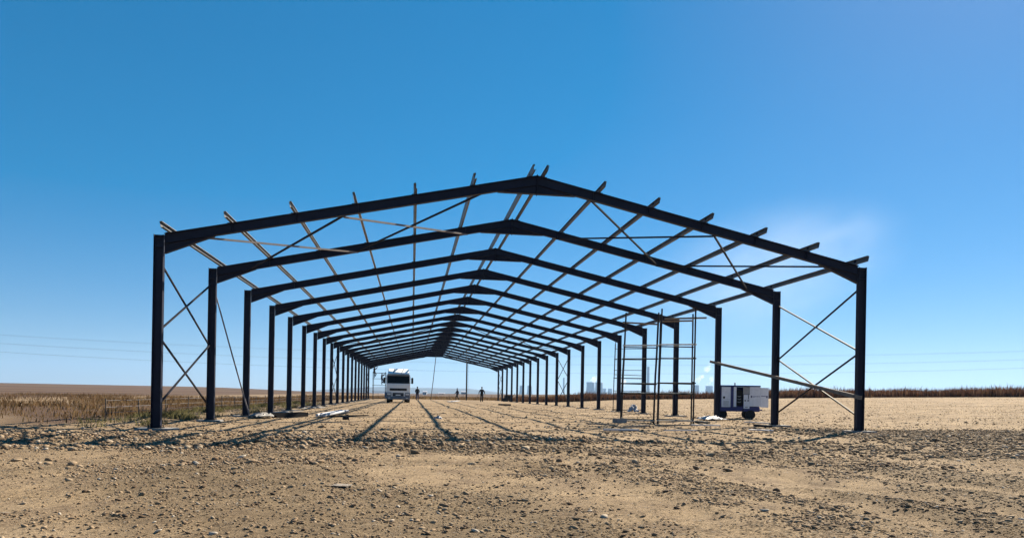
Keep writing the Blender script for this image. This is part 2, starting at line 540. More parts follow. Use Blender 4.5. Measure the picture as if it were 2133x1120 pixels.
stack(1349.5, 5000, 222, 11, 'tall wide chimney stack behind the scaffold towers')
stack(1174, 5600, 150, 8, 'thin chimney stack between two far right columns')

for px, d, w, h, lb in [(885, 900, 5, 4.0, 'small white shed on the plain right of the standing worker'),
                        (920, 1100, 10, 2.6, 'long low pale roofed shed on the plain behind the leaning prop'),
                        (966, 850, 6, 4.5, 'small white shed on the plain left of the gable post')]:
    t = thing('farm_shed', lb, 'shed', far_point(px, d, -1.0), -YAW, 'sheds out on the plain')
    MB().box((0, 0, h * 0.5), (w, 6, h)).build('wall', 'shed', t)
    MB().prism([(-3.4, h), (3.4, h), (0, h + 1.2)], 'x', -w / 2 - .3, w / 2 + .3).build('roof', 'roof_grey', t)
    MB().box((w * 0.2, -3.02, 1.2), (1.6, 0.06, 2.4)).build('door', 'truck_grey', t)

# steam rising from the towers (real volumes)
def steam(name, label, pts, dens, scale, thr=0.45, kind=None):
    """pts: chain of (x, y, z, r) puffs merged into one closed skin"""
    bm = bmesh.new()
    for (x, y, z, r) in pts:
        bmesh.ops.create_icosphere(bm, subdivisions=2, radius=r, matrix=Matrix.Translation((x, y, z)))
    me = bpy.data.meshes.new(name)
    bm.to_mesh(me)
    bm.free()
    m = bpy.data.materials.new(name + '_vapour')
    m.use_nodes = True
    n = m.node_tree
    n.nodes.clear()
    out = n.nodes.new('ShaderNodeOutputMaterial')
    pv = n.nodes.new('ShaderNodeVolumePrincipled')
    pv.inputs['Color'].default_value = (0.97, 0.98, 1, 1)
    pv.inputs['Anisotropy'].default_value = 0.35
    g = n.nodes.new('ShaderNodeNewGeometry')
    nz = n.nodes.new('ShaderNodeTexNoise')
    nz.inputs['Scale'].default_value = scale
    nz.inputs['Detail'].default_value = 4
    n.links.new(g.outputs['Position'], nz.inputs['Vector'])
    mr = n.nodes.new('ShaderNodeMapRange')
    mr.inputs['From Min'].default_value = thr
    mr.inputs['From Max'].default_value = thr + 0.25
    mr.inputs['To Max'].default_value = dens
    n.links.new(nz.outputs['Fac'], mr.inputs['Value'])
    n.links.new(mr.outputs[0], pv.inputs['Density'])
    n.links.new(pv.outputs[0], out.inputs['Volume'])
    me.materials.append(m)
    o = link(name, me)
    rm = o.modifiers.new('merge', 'REMESH')
    rm.mode = 'VOXEL'
    rm.voxel_size = max(4.0, min(p[3] for p in pts) * 0.25)
    sm = o.modifiers.new('smooth', 'SMOOTH')
    sm.iterations = 6
    return tag(o, label, 'steam', 'steam of the far power station', kind)
def plume(px, d, h0, lean, n, r0, grow, label, dens=0.03):
    p = far_point(px, d)
    pts = []
    for k in range(n):
        q = p + RGT * (lean * k + random.uniform(-6, 6))
        pts.append((q.x, q.y, h0 + k * r0 * 0.85 + random.uniform(-4, 4), r0 + grow * k + random.uniform(-3, 3)))
    return steam('steam_plume', label, pts, dens, 0.02)
plume(1448, 5200, 106, 17, 8, 26, -0.5, 'white steam plume drifting right from the steaming tower by the scaffold')
plume(1476, 5300, 102, 8, 4, 22, -1, 'small steam puff over the tower beside the generator column')
plume(1233, 5000, 106, 14, 3, 24, -1, 'small steam puff over the broad tower pair')
plume(1290, 6000, 60, 12, 4, 30, 1, 'low pale steam between the small towers and the scaffold')

def drift_cloud(label, px, d, z, rx, rz, dens):
    p = far_point(px, d)
    bm = bmesh.new()
    bmesh.ops.create_icosphere(bm, subdivisions=3, radius=1)
    me = bpy.data.meshes.new('steam_cloud')
    bm.to_mesh(me)
    bm.free()
    m = bpy.data.materials.new('thin_vapour')
    m.use_nodes = True
    n = m.node_tree
    n.nodes.clear()
    out = n.nodes.new('ShaderNodeOutputMaterial')
    pv = n.nodes.new('ShaderNodeVolumePrincipled')
    pv.inputs['Color'].default_value = (0.97, 0.98, 1, 1)
    pv.inputs['Anisotropy'].default_value = 0.3
    tcn = n.nodes.new('ShaderNodeTexCoord')
    ln = n.nodes.new('ShaderNodeVectorMath')
    ln.operation = 'LENGTH'
    n.links.new(tcn.outputs['Object'], ln.inputs[0])
    fall = n.nodes.new('ShaderNodeMapRange')
    fall.interpolation_type = 'SMOOTHSTEP'
    fall.inputs['From Min'].default_value = 1.0
    fall.inputs['From Max'].default_value = 0.25
    n.links.new(ln.outputs['Value'], fall.inputs['Value'])
    nz = n.nodes.new('ShaderNodeTexNoise')
    nz.inputs['Scale'].default_value = 2.6
    nz.inputs['Detail'].default_value = 6
    nz.inputs['Distortion'].default_value = 0.6
    n.links.new(tcn.outputs['Object'], nz.inputs['Vector'])
    mr = n.nodes.new('ShaderNodeMapRange')
    mr.inputs['From Min'].default_value = 0.25
    mr.inputs['From Max'].default_value = 0.75
    mr.inputs['To Max'].default_value = dens
    n.links.new(nz.outputs['Fac'], mr.inputs['Value'])
    mu = n.nodes.new('ShaderNodeMath')
    mu.operation = 'MULTIPLY'
    n.links.new(fall.outputs[0], mu.inputs[0])
    n.links.new(mr.outputs[0], mu.inputs[1])
    n.links.new(mu.outputs[0], pv.inputs['Density'])
    n.links.new(pv.outputs[0], out.inputs['Volume'])
    me.materials.append(m)
    o = link('steam_cloud', me, None, (p.x, p.y, z))
    o.scale = (rx, 500, rz)
    o.rotation_euler = (0, -0.30, -YAW)
    return tag(o, label, 'steam', 'steam of the far power station', 'stuff')
drift_cloud('faint white steam cloud drifting high in the sky at the right', 1600, 6400, 1190, 1500, 700, 0.00042)

# ------------------------------------------------------------------ the steel building
W, HE, HR, D1, BAY, NF = 10.38, 5.16, 7.41, 20.2, 5.17, 19
SL = (HR - HE) / 10.5
def roof_z(x):
    return HR - SL * abs(x)
bld = thing('steel_building', 'long open skeleton of dark navy steel portal frames with grey purlins', 'steel frame', (0, D1, 0))
CW, CD, TF, TW = 0.15, 0.25, 0.014, 0.012     # column: width along y, depth along x
def i_column(h):
    b = MB()
    b.box((-(CD - TF) / 2, 0, h / 2), (TF, CW, h))
    b.box(((CD - TF) / 2, 0, h / 2), (TF, CW, h))
    b.box((0, 0, h / 2), (CD - 2 * TF - 0.0005, TW, h - 0.002))
    for z in (h - 0.35, h - 0.06):
        b.box((0, 0, z), (CD - 2 * TF - 0.001, CW - 0.01, 0.012))
    return b
RD = 0.275
def rafter_mesh(side):
    """tapering I rafter: outer end at column, inner end at ridge; in local coords of the frame"""
    b = MB()
    xo, xi = 10.24, 0.008
    def seg(z0o, z0i, thick, wid):
        poly = [(side * xo, roof_z(xo) + z0o), (side * xi, roof_z(xi) + z0i), (side * xi, roof_z(xi) + z0i + thick), (side * xo, roof_z(xo) + z0o + thick)]
        b.prism(poly, 'y', -wid / 2, wid / 2)
    seg(-0.014, -0.014, 0.014, 0.15)
    seg(-RD, -RD, 0.014, 0.15)
    seg(-RD + 0.0145, -RD + 0.0145, RD - 0.029, 0.011)
    for k in range(1, 6):
        x = side * k * 1.7
        b.box((x, 0, roof_z(x) - RD / 2), (0.01, 0.13, RD - 0.04))
    return b.mesh('rafter', 'steel')
def eave_haunch_mesh(side):
    b = MB()
    x0, x1 = 10.235, 8.95
    z = lambda x: roof_z(x) - RD - 0.002
    poly = [(side * x0, z(x0)), (side * x0, z(x0) - 0.26), (side * x1, z(x1) - 0.004)]
    b.prism(poly, 'y', -0.006, 0.006)
    b.bar((side * x0, 0, z(x0) - 0.262), (side * x1, 0, z(x1) - 0.006), 0.148, 0.013, (0, 0, 1))
    return b.mesh('eave_haunch', 'steel')
def apex_haunch_mesh(side):
    b = MB()
    z = lambda x: roof_z(x) - RD - 0.002
    x1 = 1.15
    poly = [(side * 0.009, z(0)), (side * 0.009, z(x1) - 0.005), (side * x1, z(x1) - 0.004)]
    b.prism(poly, 'y', -0.006, 0.006)
    b.bar((side * 0.009, 0, z(x1) - 0.012), (side * x1, 0, z(x1) - 0.012), 0.148, 0.013)
    return b.mesh('apex_haunch', 'steel')
def end_plate_mesh(side):
    b = MB()
    b.box((side * 0.0043, 0, HR - 0.27), (0.0065, 0.16, 0.60))
    for zz in (-0.1, -0.25, -0.42):
        for yy in (-0.05, 0.05):
            b.tube([(side * 0.007, yy, HR + zz), (side * 0.03, yy, HR + zz)], 0.013, 6)
    return b.mesh('end_plate', 'steel')
def base_plate_mesh():
    b = MB()
    b.box((0, 0, 0.0), (0.36, 0.28, 0.02))
    for x in (-0.15, 0.15):
        for y in (-0.1, 0.1):
            b.tube([(x, y, 0.01), (x, y, 0.07)], 0.012, 6)
    return b.mesh('base_plate', 'steel_dark')
me_col = {}
bp_me = base_plate_mesh()
raf = {s: rafter_mesh(s) for s in (-1, 1)}
eh = {s: eave_haunch_mesh(s) for s in (-1, 1)}
ah = {s: apex_haunch_mesh(s) for s in (-1, 1)}
ep = {s: end_plate_mesh(s) for s in (-1, 1)}
foot_me = []
for k in range(4):
    b = MB()
    b.box((0, 0, -0.12), (0.75 + 0.1 * k, 0.7, 0.3), taper=(0.95, 0.94))
    foot_me.append(b.mesh('concrete_footing', 'concrete', bevel=0.02))
colm = {s: i_column(5.30 if s < 0 else 5.16).mesh('column', 'steel') for s in (-1, 1)}
for i in range(NF):
    y = i * BAY
    for s in (-1, 1):
        r = link('rafter', raf[s], bld, (0, y, 0))
        link('eave_haunch', eh[s], r)
        link('apex_haunch', ah[s], r)
        link('end_plate', ep[s], r)
        h = 5.30 if s < 0 else 5.16
        z0 = HE - h + 0.02
        c = link('column', colm[s], bld, (s * W, y, z0))
        zt = gz(s * W, D1 + y) + 0.05
        link('base_plate', bp_me, c, (0, 0, zt - z0 + 0.011))
        f = link('concrete_footing', foot_me[(i * 2 + s) % 4], ground, (s * W + random.uniform(-.08, .08), D1 + y, zt - 0.03), random.uniform(-.2, .2))
# purlins: lipped channels over the rafters
def channel(b, x, y0, y1, zb, flip, h=0.165, w=0.065, t=0.006):
    """open channel lying along y; web on one side"""
    ang = -math.atan(SL) * (1 if x > 0 else -1)
    ca, sa = math.cos(ang), math.sin(ang)
    def box(cx, cz, dx, dz):
        q = [(-dx / 2, -dz / 2), (dx / 2, -dz / 2), (dx / 2, dz / 2), (-dx / 2, dz / 2)]
        vs = []
        for yy in (y0, y1):
            for (a, c) in q:
                a2, c2 = cx + a, cz + c
                vs.append((x + ca * a2 - sa * c2, yy, zb + sa * a2 + ca * c2))
        b.add(vs, [(0, 1, 2, 3), (7, 6, 5, 4), (0, 4, 5, 1), (1, 5, 6, 2), (2, 6, 7, 3), (3, 7, 4, 0)])
    s = flip
    box(-s * w / 2, h / 2, t, h)
    box(0.002 * s, t / 2, w - t - 0.004, t)
    box(0.002 * s, h - t / 2, w - t - 0.004, t)
    box(s * (w / 2 - t / 2), 0.016, t, 0.02)
    box(s * (w / 2 - t / 2), h - 0.016, t, 0.02)
PUR = [0.17, 1.85, 3.5, 5.16, 6.82, 8.5, 10.1]
for s in (-1, 1):
    for j, x in enumerate(PUR):
        b = MB()
        channel(b, s * x, -0.62 + 0.05 * random.uniform(-1, 1), (NF - 1) * BAY + 0.35, roof_z(x) + 0.004, -s,
                w=0.055 if (s < 0 and j == 0) else 0.068)
        b.build('purlin', 'galv', bld)
# bolted cleats under the purlins on the nearer frames
cl = MB()
cl.box((0, 0, 0.075), (0.008, 0.11, 0.15))
cl.box((0.035, 0, 0.006), (0.07, 0.11, 0.008))
for zz in (0.06, 0.115):
    cl.tube([(-0.016, 0, zz), (0.02, 0, zz)], 0.013, 6)
cleat_me = cl.mesh('cleat', 'steel')
for i in range(7):
    for s in (-1, 1):
        for x in PUR:
            link('cleat', cleat_me, bld, (s * (x + 0.046), i * BAY, roof_z(x + 0.046) + 0.004)).scale = (s, 1, 1)
# bracing: roof and wall crosses in three bays
def zb(x):
    return roof_z(x) - RD + 0.03
def roof_cross(i, pale=()):
    nodes = [1.65, 5.5, 9.1]
    y0, y1 = i * BAY, (i + 1) * BAY
    for s in (-1, 1):
        for k in range(2):
            a, c = s * nodes[k], s * nodes[k + 1]
            for q, (xa, xb) in enumerate(((a, c), (c, a))):
                b = MB()
                dz = 0.0 if q == 0 else -0.05
                b.bar((xa, y0 + 0.08, zb(xa) + dz), (xb, y1 - 0.08, zb(xb) + dz), 0.05, 0.05)
                b.bar((xa, y0 + 0.06, zb(xa) + dz), (xa + (xb - xa) * .03, y0 + .06 + BAY * .03, zb(xa) + dz - SL * abs(xb - xa) * .03 * (1 if abs(xb) > abs(xa) else -1)), 0.1, 0.012)
                b.build('roof_brace', 'rod_pale' if (s, k, q) in pale else 'rod', bld)
def wall_cross(i, s, zs):
    y0, y1 = i * BAY + 0.08, (i + 1) * BAY - 0.08
    for k in range(len(zs) - 1):
        for q, (za, zb_) in enumerate(((zs[k], zs[k + 1]), (zs[k + 1], zs[k]))):
            x = s * (W + 0.03 + 0.05 * q)
            MB().bar((x, y0, za), (x, y1, zb_), 0.045, 0.045).build('wall_brace', 'rod', bld)
roof_cross(0, pale={(-1, 0, 1), (-1, 1, 1)})
roof_cross(8)
roof_cross(17)
for i in (0, 8, 17):
    for s in (-1, 1):
        wall_cross(i, s, [0.5, 2.55, 4.6])
# gable post and prop at the far end frame
yl = (NF - 1) * BAY
gp = MB()
xg = 5.2
gp.box((xg, yl + 0.02, (roof_z(xg) - RD - 0.01) / 2), (0.2, 0.012, roof_z(xg) - RD - 0.01))
gp.box((xg - 0.1, yl + 0.02, (roof_z(xg) - RD - 0.01) / 2), (0.012, 0.16, roof_z(xg) - RD - 0.01))
gp.box((xg + 0.1, yl + 0.02, (roof_z(xg) - RD - 0.01) / 2), (0.012, 0.16, roof_z(xg) - RD - 0.01))
gp.build('gable_post', 'steel_dark', bld)

prop = thing('leaning_prop', 'thin pole leaning from the ground to the apex of the farthest frame', 'pole', (0.05, D1 + yl - 1.0, 0))
MB().tube([(-0.6, -0.3, 0.0), (-0.2, 0.3, 3.6), (0.15, 0.85, 7.05)], 0.055, 8).build('shaft', 'rope', prop)
MB().box((-0.6, -0.3, 0.01), (0.3, 0.3, 0.03)).build('foot_pad', 'wood', prop)
rp = thing('hanging_rope', 'thin dark rope hanging from the roof above the gable post', 'rope', (1.2, D1 + 8 * BAY, 0))
MB().tube([(0, 0.12, roof_z(1.2) - 0.35), (0.0, 0.13, 4), (0.02, 0.13, 1.0)], 0.022, 6).build('strand', 'rope', rp)
MB().tube([(0.14, 0.14, roof_z(1.34) - 0.35), (0.15, 0.15, 4), (0.16, 0.14, 0.9)], 0.010, 6).build('tail', 'rope', rp)

# ------------------------------------------------------------------ scaffolds
def scaffold(name, label, base, rotz, w, dep, h, rungs, planks, leans, group=None, r=0.03, pale_rungs=()):
    t = thing(name, label, 'scaffold', base, rotz, group)
    corners = [(-w / 2, 0), (w / 2, 0), (-w / 2, dep), (w / 2, dep)]
    top = {}
    for (x, y), ln in zip(corners, leans):
        zb_ = -0.03
        pts = [(x, y, zb_), (x + ln * 0.35, y, h * 0.45), (x + ln * 0.6, y, h * 0.6), (x + ln, y, h * (1 if y == 0 else 0.985))]
        MB().tube(pts, r, 8).build('post', 'scaf', t)
        MB().box((x, y, 0.0), (0.14, 0.14, 0.02)).build('base_plate', 'scaf', t)
        top[(x, y)] = ln
    def at(k, z):
        x, y = corners[k]
        return Vector((x + leans[k] * z / h, y, z))
    for q, z in enumerate(rungs):
        m = 'tube_pale' if q in pale_rungs else 'scaf'
        MB().tube([at(0, z) + Vector((-0.06, -0.04, 0)), at(1, z) + Vector((0.06, -0.04, 0.01))], r * 0.85, 8).build('ledger', m, t)
        if q % 2 == 0:
            MB().tube([at(2, z) + Vector((-0.05, 0.04, 0.02)), at(3, z) + Vector((0.05, 0.04, 0))], r * 0.8, 8).build('ledger', 'scaf', t)
        for a_, b_ in ((0, 2), (1, 3)):
            MB().tube([at(a_, z + 0.06) + Vector((0, -0.05, 0)), at(b_, z + 0.06) + Vector((0, 0.05, 0))], r * 0.8, 8).build('transom', 'scaf', t)
    for (x0, x1, y, z, tl, mt) in planks:
        MB().bar((x0, y, z), (x1, y, z + tl), 0.23, 0.04).build('plank', mt, t)
    return t
def ground_at(px, py):
    """point of the flat site seen at a photo pixel; used once to read distances off the picture"""
    a_, b_ = px - 1066.5, py - 822.1
    u_, v_ = cr * a_ + sr * b_, -sr * a_ + cr * b_
    d = 1458.6 / v_
    p = CAM + FWD * d + RGT * (u_ * d / 1458.6)
    return p.x, p.y
SROT = -0.33
scaffold('scaffold_tower', 'front scaffold tower with a long plank across its top, the right one of the pair',
         (6.06, 24.55, gz(6.06, 24.55)), SROT, 1.26, 1.15, 4.25, [0.14, 1.12, 1.52, 2.42, 2.93], [
             (-0.55, 0.55, 0.25, 1.16, 0.0, 'tube_pale'), (-0.45, 1.05, 0.18, 3.90, 0.03, 'wood'), (-0.7, 0.62, 0.7, 3.86, 0.02, 'wood')],
         [0.08, 0.02, 0.06, 0.0], 'scaffold towers inside the building', pale_rungs=(0, 4))
scaffold('scaffold_tower', 'left scaffold tower of the pair standing before the right columns',
         (4.83, 25.25, gz(4.83, 25.25)), SROT, 1.22, 1.15, 4.15, [0.12, 1.12, 1.50, 2.42, 2.92], [
             (-0.62, 0.68, 0.22, 1.16, 0.0, 'tube_pale'), (-0.6, 0.75, 0.3, 3.82, -0.08, 'wood')],
         [0.14, 0.12, 0.1, 0.12], 'scaffold towers inside the building', pale_rungs=(0, 4))
scaffold('scaffold_tower', 'thin rear scaffold standing farther back beside the right wall columns',
         (11.5, 47.6, gz(11.5, 47.6)), -0.28, 2.0, 1.2, 4.9, [0.1, 1.45, 2.35, 2.9, 3.7, 4.4], [
             (-1.0, 1.0, 0.3, 2.6, -0.05, 'wood'), (-0.9, 0.95, 0.3, 1.25, 0.0, 'scaf')], [0.1, 0.03, 0.08, 0.05], 'scaffold towers inside the building', r=0.024)
scaffold('scaffold_tower', 'pale far scaffold against the last left column beside the truck',
         (-8.6, 110.3, gz(-8.6, 110.3)), -0.05, 1.9, 1.2, 4.3, [0.2, 1.2, 2.2, 3.2, 4.1], [(-0.95, 0.95, 0.4, 3.22, 0, 'wood'), (-0.95, 0.95, 0.4, 2.22, 0, 'wood')],
         [0, 0, 0, 0], 'scaffold towers inside the building', r=0.035)

# long loose channel tied across two right-hand columns
pl = thing('loose_plank', 'long pale plank tied at a slope across the nearest right columns', 'plank', (W - 0.14, D1, 0))
b = MB()
Y2 = BAY
b.bar((-0.04, -0.35, 1.10), (-0.04, Y2 + 5.6, 2.72), 0.045, 0.115)
b.bar((-0.075, -0.34, 1.05), (-0.075, Y2 + 5.58, 2.67), 0.03, 0.012)
b.build('board', 'wood', pl)
for yy in (0.0, BAY):
    zz = 1.10 + (yy + 0.35) / (Y2 + 5.95) * 1.62
    MB().lathe([(0.10, -0.02), (0.105, 0.0), (0.10, 0.02)], 12, 'z', (0.02, yy, zz)).build('lashing', 'rope', pl)

# slanting stay beside the third left column
st = thing('slanting_stay', 'thin stay pole slanting down to the foot of the nearest fully seen left column', 'pole', (-10.25, D1 + 2 * BAY - 0.35, 0))
MB().tube([(0.12, 0, -0.12), (-0.62, -0.2, 2.6), (-1.25, -0.4, 5.0)], 0.028, 8).build('shaft', 'rod_pale', st)
MB().box((0.12, 0, -0.09), (0.16, 0.16, 0.03)).build('foot_pad', 'wood', st)

# ------------------------------------------------------------------ truck
def wheel(parent, x, y, r, w, tyre='black'):
    t = MB().lathe([(r * 0.62, -w / 2), (r * 0.93, -w / 2), (r, -w * 0.36), (r, w * 0.36), (r * 0.93, w / 2), (r * 0.62, w / 2)], 28, 'x').build('wheel', tyre, parent, (x, y, r), smooth=False)
    MB().lathe([(0.02, -w * 0.42), (r * 0.2, -w * 0.46), (r * 0.3, -w * 0.3), (r * 0.6, -w * 0.38), (r * 0.63, -w * 0.2), (r * 0.63, w * 0.2), (r * 0.6, w * 0.38), (r * 0.3, w * 0.3), (r * 0.2, w * 0.46), (0.02, w * 0.42)], 20, 'x').build('rim', 'rim', t)
    return t
tx, ty = -4.93, 73.2
tr = thing('truck', 'white cab-over truck facing the camera inside the far end of the frame', 'truck', (tx, ty, gz(tx, ty)), 0.01)
# local: front at y=0 looking to -y; length along +y
cabp = [(0.02, 0.62), (0.0, 1.2), (0.0, 1.9), (0.05, 1.97), (0.22, 2.82), (0.34, 2.95), (2.05, 2.95), (2.05, 0.62)]
MB().prism(cabp, 'x', -1.19, 1.19).build('cab', 'truck_white', tr, bevel=0.045)
roofp = [(0.30, 2.952), (0.34, 3.02), (1.95, 3.58), (2.05, 3.58), (2.05, 2.952)]
b = MB()
n = len(roofp)
lo = [(-1.12, y, z) for y, z in roofp]
hi = [(1.12, y, z) for y, z in roofp]
for i_, (y, z) in enumerate(roofp):
    k = 1.0 if z < 3.0 else 0.93
    lo[i_] = (-1.14 * k, y, z)
    hi[i_] = (1.14 * k, y, z)
b.add(lo + hi, [tuple(range(n - 1, -1, -1)), tuple(range(n, 2 * n))] + [(i_, (i_ + 1) % n, n + (i_ + 1) % n, n + i_) for i_ in range(n)])
rf = b.build('roof_fairing', 'truck_white', tr, bevel=0.04)
MB().bar((-0.55, 0.40, 3.05), (-0.40, 1.9, 3.572), 0.05, 0.03).build('fairing_rib', 'truck_grey', rf)
MB().bar((0.30, 0.40, 3.05), (0.55, 1.9, 3.572), 0.05, 0.03).build('fairing_rib', 'truck_grey', rf)
def sloped(x0, x1, z0, z1, off, name, material, parent, bevel=0.0):
    f_ = lambda z: 0.05 + (z - 1.97) * (0.17 / 0.85)
    b = MB()
    b.add([(x0, f_(z0) - off, z0), (x1, f_(z0) - off, z0), (x1, f_(z1) - off, z1), (x0, f_(z1) - off, z1),
           (x0, f_(z0) + 0.03, z0), (x1, f_(z0) + 0.03, z0), (x1, f_(z1) + 0.03, z1), (x0, f_(z1) + 0.03, z1)],
          [(0, 1, 2, 3), (7, 6, 5, 4), (0, 4, 5, 1), (1, 5, 6, 2), (2, 6, 7, 3), (3, 7, 4, 0)])
    return b.build(name, material, parent, bevel=bevel)
ws = sloped(-1.13, 1.13, 2.0, 2.80, 0.012, 'windscreen', 'glass', tr)
for x in (-0.55, 0.25):
    MB().bar((x, 0.03, 1.99), (x + 0.5, 0.10, 2.28), 0.02, 0.02).build('wiper', 'black', ws)
MB().box((0, 0.14, 2.90), (2.2, 0.22, 0.035), Matrix.Rotation(0.25, 3, 'X')).build('sun_visor', 'glass', tr, bevel=0.01)
MB().box((0, -0.012, 1.38), (1.75, 0.03, 0.24)).build('grille', 'black', tr, bevel=0.02)
gl = MB().box((0, -0.012, 0.86), (1.12, 0.03, 0.36)).build('lower_grille', 'black', tr, bevel=0.01)
for z in (0.76, 0.86, 0.96):
    MB().box((0, -0.035, z), (1.08, 0.02, 0.025)).build('slat', 'truck_grey', gl)
MB().box((0, -0.042, 0.81), (0.5, 0.012, 0.11)).build('number_plate', 'truck_white', tr)
bp_ = MB()
bp_.prism([(-0.10, 0.34), (-0.13, 0.5), (-0.11, 0.66), (0.35, 0.66), (0.35, 0.34)], 'x', -1.22, 1.22)
bp_.build('bumper', 'truck_grey', tr, bevel=0.03)
for s in (-1, 1):
    MB().box((s * 0.95, 0.04, 0.87), (0.52, 0.2, 0.4)).build('bumper_corner', 'truck_grey', tr, bevel=0.03)
    MB().box((s * 0.93, -0.075, 0.90), (0.36, 0.05, 0.17)).build('headlight', 'lens', tr, bevel=0.02)
    MB().box((s * 0.90, -0.145, 0.5), (0.2, 0.03, 0.09)).build('fog_lamp', 'lens', tr, bevel=0.01)
    mr_ = MB()
    mr_.box((s * 1.42, 0.16, 2.30), (0.22, 0.12, 0.62))
    mr = mr_.build('mirror', 'black', tr, bevel=0.03)
    for z in (2.1, 2.5):
        MB().bar((s * 1.19, 0.22, z), (s * 1.34, 0.18, z), 0.03, 0.03).build('mirror_arm', 'black', mr)
    dr = MB().box((s * 1.205, 0.95, 1.85), (0.02, 1.25, 1.95)).build('door', 'truck_white', tr, bevel=0.008)
    MB().box((s * 1.22, 0.95, 2.36), (0.012, 1.05, 0.7)).build('window', 'glass', dr)
    MB().box((s * 1.225, 1.42, 1.62), (0.02, 0.2, 0.05)).build('handle', 'black', dr)
    for k, z in enumerate((0.42, 0.72)):
        MB().box((s * 1.14, 0.72, z), (0.18, 0.5, 0.04)).build('step', 'black', tr)
    MB().prism([(0.72 + 0.62 * math.cos(a_), 0.5 + 0.62 * math.sin(a_)) for a_ in [math.pi * q / 8 for q in range(9)]], 'x', s * 1.21 - 0.17, s * 1.21 + 0.0).build('wheel_arch', 'truck_grey', tr)
    wheel(tr, s * 1.02, 1.25, 0.5, 0.33)
    wheel(tr, s * 0.93, 4.6, 0.5, 0.6)
    wheel(tr, s * 0.93, 5.95, 0.5, 0.6)
    MB().box((s * 0.42, 4.3, 0.86), (0.09, 5.0, 0.26)).build('chassis_rail', 'black', tr)
    MB().lathe([(0.32, 2.5), (0.34, 2.55), (0.34, 3.6), (0.32, 3.65)], 18, 'y', (s * 0.93, 0, 0.72)).build('fuel_tank', 'rim', tr)
MB().box((0, 5.2, 1.06), (0.95, 0.9, 0.12)).build('fifth_wheel', 'black', tr, bevel=0.02)
MB().box((0, 2.3, 1.5), (2.3, 0.25, 1.7)).build('rear_cab_panel', 'truck_grey', tr)

# ------------------------------------------------------------------ mobile generator
gx_, gy_ = 12.45, 32.6
gen = thing('generator_trailer', 'navy two-wheeled generator trailer with its white doors hanging open', 'generator', (gx_, gy_, gz(gx_, gy_) - 0.01), -0.28)
# local: side with doors faces -y, x to the right
MB().box((0.0, 0.55, 0.50), (1.98, 1.1, 0.24)).build('chassis', 'navy', gen, bevel=0.015)
can = MB()
can.box((-0.98, 0.55, 1.11), (0.04, 1.08, 0.98))
can.box((0.94, 0.55, 1.11), (0.04, 1.08, 0.98))
can.box((0.0, 1.07, 1.11), (1.90, 0.04, 0.98))
can.box((-0.33, 0.03, 1.11), (0.14, 0.05, 0.98))
can.box((-0.90, 0.03, 1.11), (0.12, 0.05, 0.98))
can.build('canopy', 'navy', gen)
MB().box((0.0, 0.54, 1.635), (2.06, 1.2, 0.06), taper=(0.98, 0.94)).build('roof', 'navy', gen, bevel=0.012)
MB().lathe([(0.03, 0), (0.03, 0.09), (0.045, 0.1), (0.045, 0.13), (0.0, 0.14)], 10, 'z', (-0.12, 0.5, 1.665)).build('exhaust', 'grey_panel', gen)
d1 = MB().box((-0.62, -0.012, 1.08), (0.43, 0.03, 0.98)).build('door', 'white_panel', gen, bevel=0.006)
MB().box((-0.72, -0.032, 1.06), (0.09, 0.012, 0.10)).build('latch', 'black', d1)
MB().box((-0.62, -0.0285, 0.98), (0.40, 0.004, 0.006)).build('door_seam', 'grey_panel', d1)
MB().box((-0.19, 0.0, 1.10), (0.13, 0.03, 0.98)).build('side_strip', 'white_panel', gen, bevel=0.005)
MB().box((0.04, 0.45, 1.05), (0.30, 0.7, 0.75)).build('engine_block', 'black', gen, bevel=0.03)
for z in (0.86, 1.0, 1.14):
    MB().tube([(-0.06, 0.06, z), (0.02, 0.05, z - 0.03), (0.1, 0.08, z)], 0.018, 6).build('hose', 'grey_panel', gen)
MB().box((0.35, 0.02, 1.41), (0.31, 0.03, 0.36)).build('upper_panel', 'grey_panel', gen, bevel=0.006)
cp = MB().box((0.36, 0.0, 0.87), (0.28, 0.05, 0.68)).build('control_panel', 'white_panel', gen, bevel=0.006)
for x in (0.29, 0.43):
    MB().lathe([(0.0, -0.045), (0.035, -0.04), (0.035, -0.02)], 12, 'y', (x, 0, 0.92)).build('gauge', 'black', cp)
MB().box((0.44, -0.03, 1.10), (0.03, 0.012, 0.2)).build('switch_strip', 'black', cp)
MB().box((0.36, -0.03, 0.60), (0.15, 0.012, 0.04)).build('rating_plate', 'grey_panel', cp)
MB().box((0.68, 0.02, 1.1), (0.30, 0.02, 0.96)).build('inner_screen', 'black', gen)
for k in range(6):
    MB().box((-0.62, -0.034, 0.66 + 0.045 * k), (0.26, 0.014, 0.016)).build('louvre', 'grey_panel', d1)
for z in (0.75, 1.42):
    MB().tube([(-0.405, -0.03, z - .05), (-0.405, -0.03, z + .05)], 0.014, 6).build('hinge', 'grey_panel', d1)
MB().tube([(0.2, -0.05, 0.5), (0.15, -0.25, 0.12), (-0.3, -0.5, 0.02), (-0.9, -0.6, 0.02), (-1.5, -0.2, 0.02)], 0.02, 6).build('cable', 'black', gen)
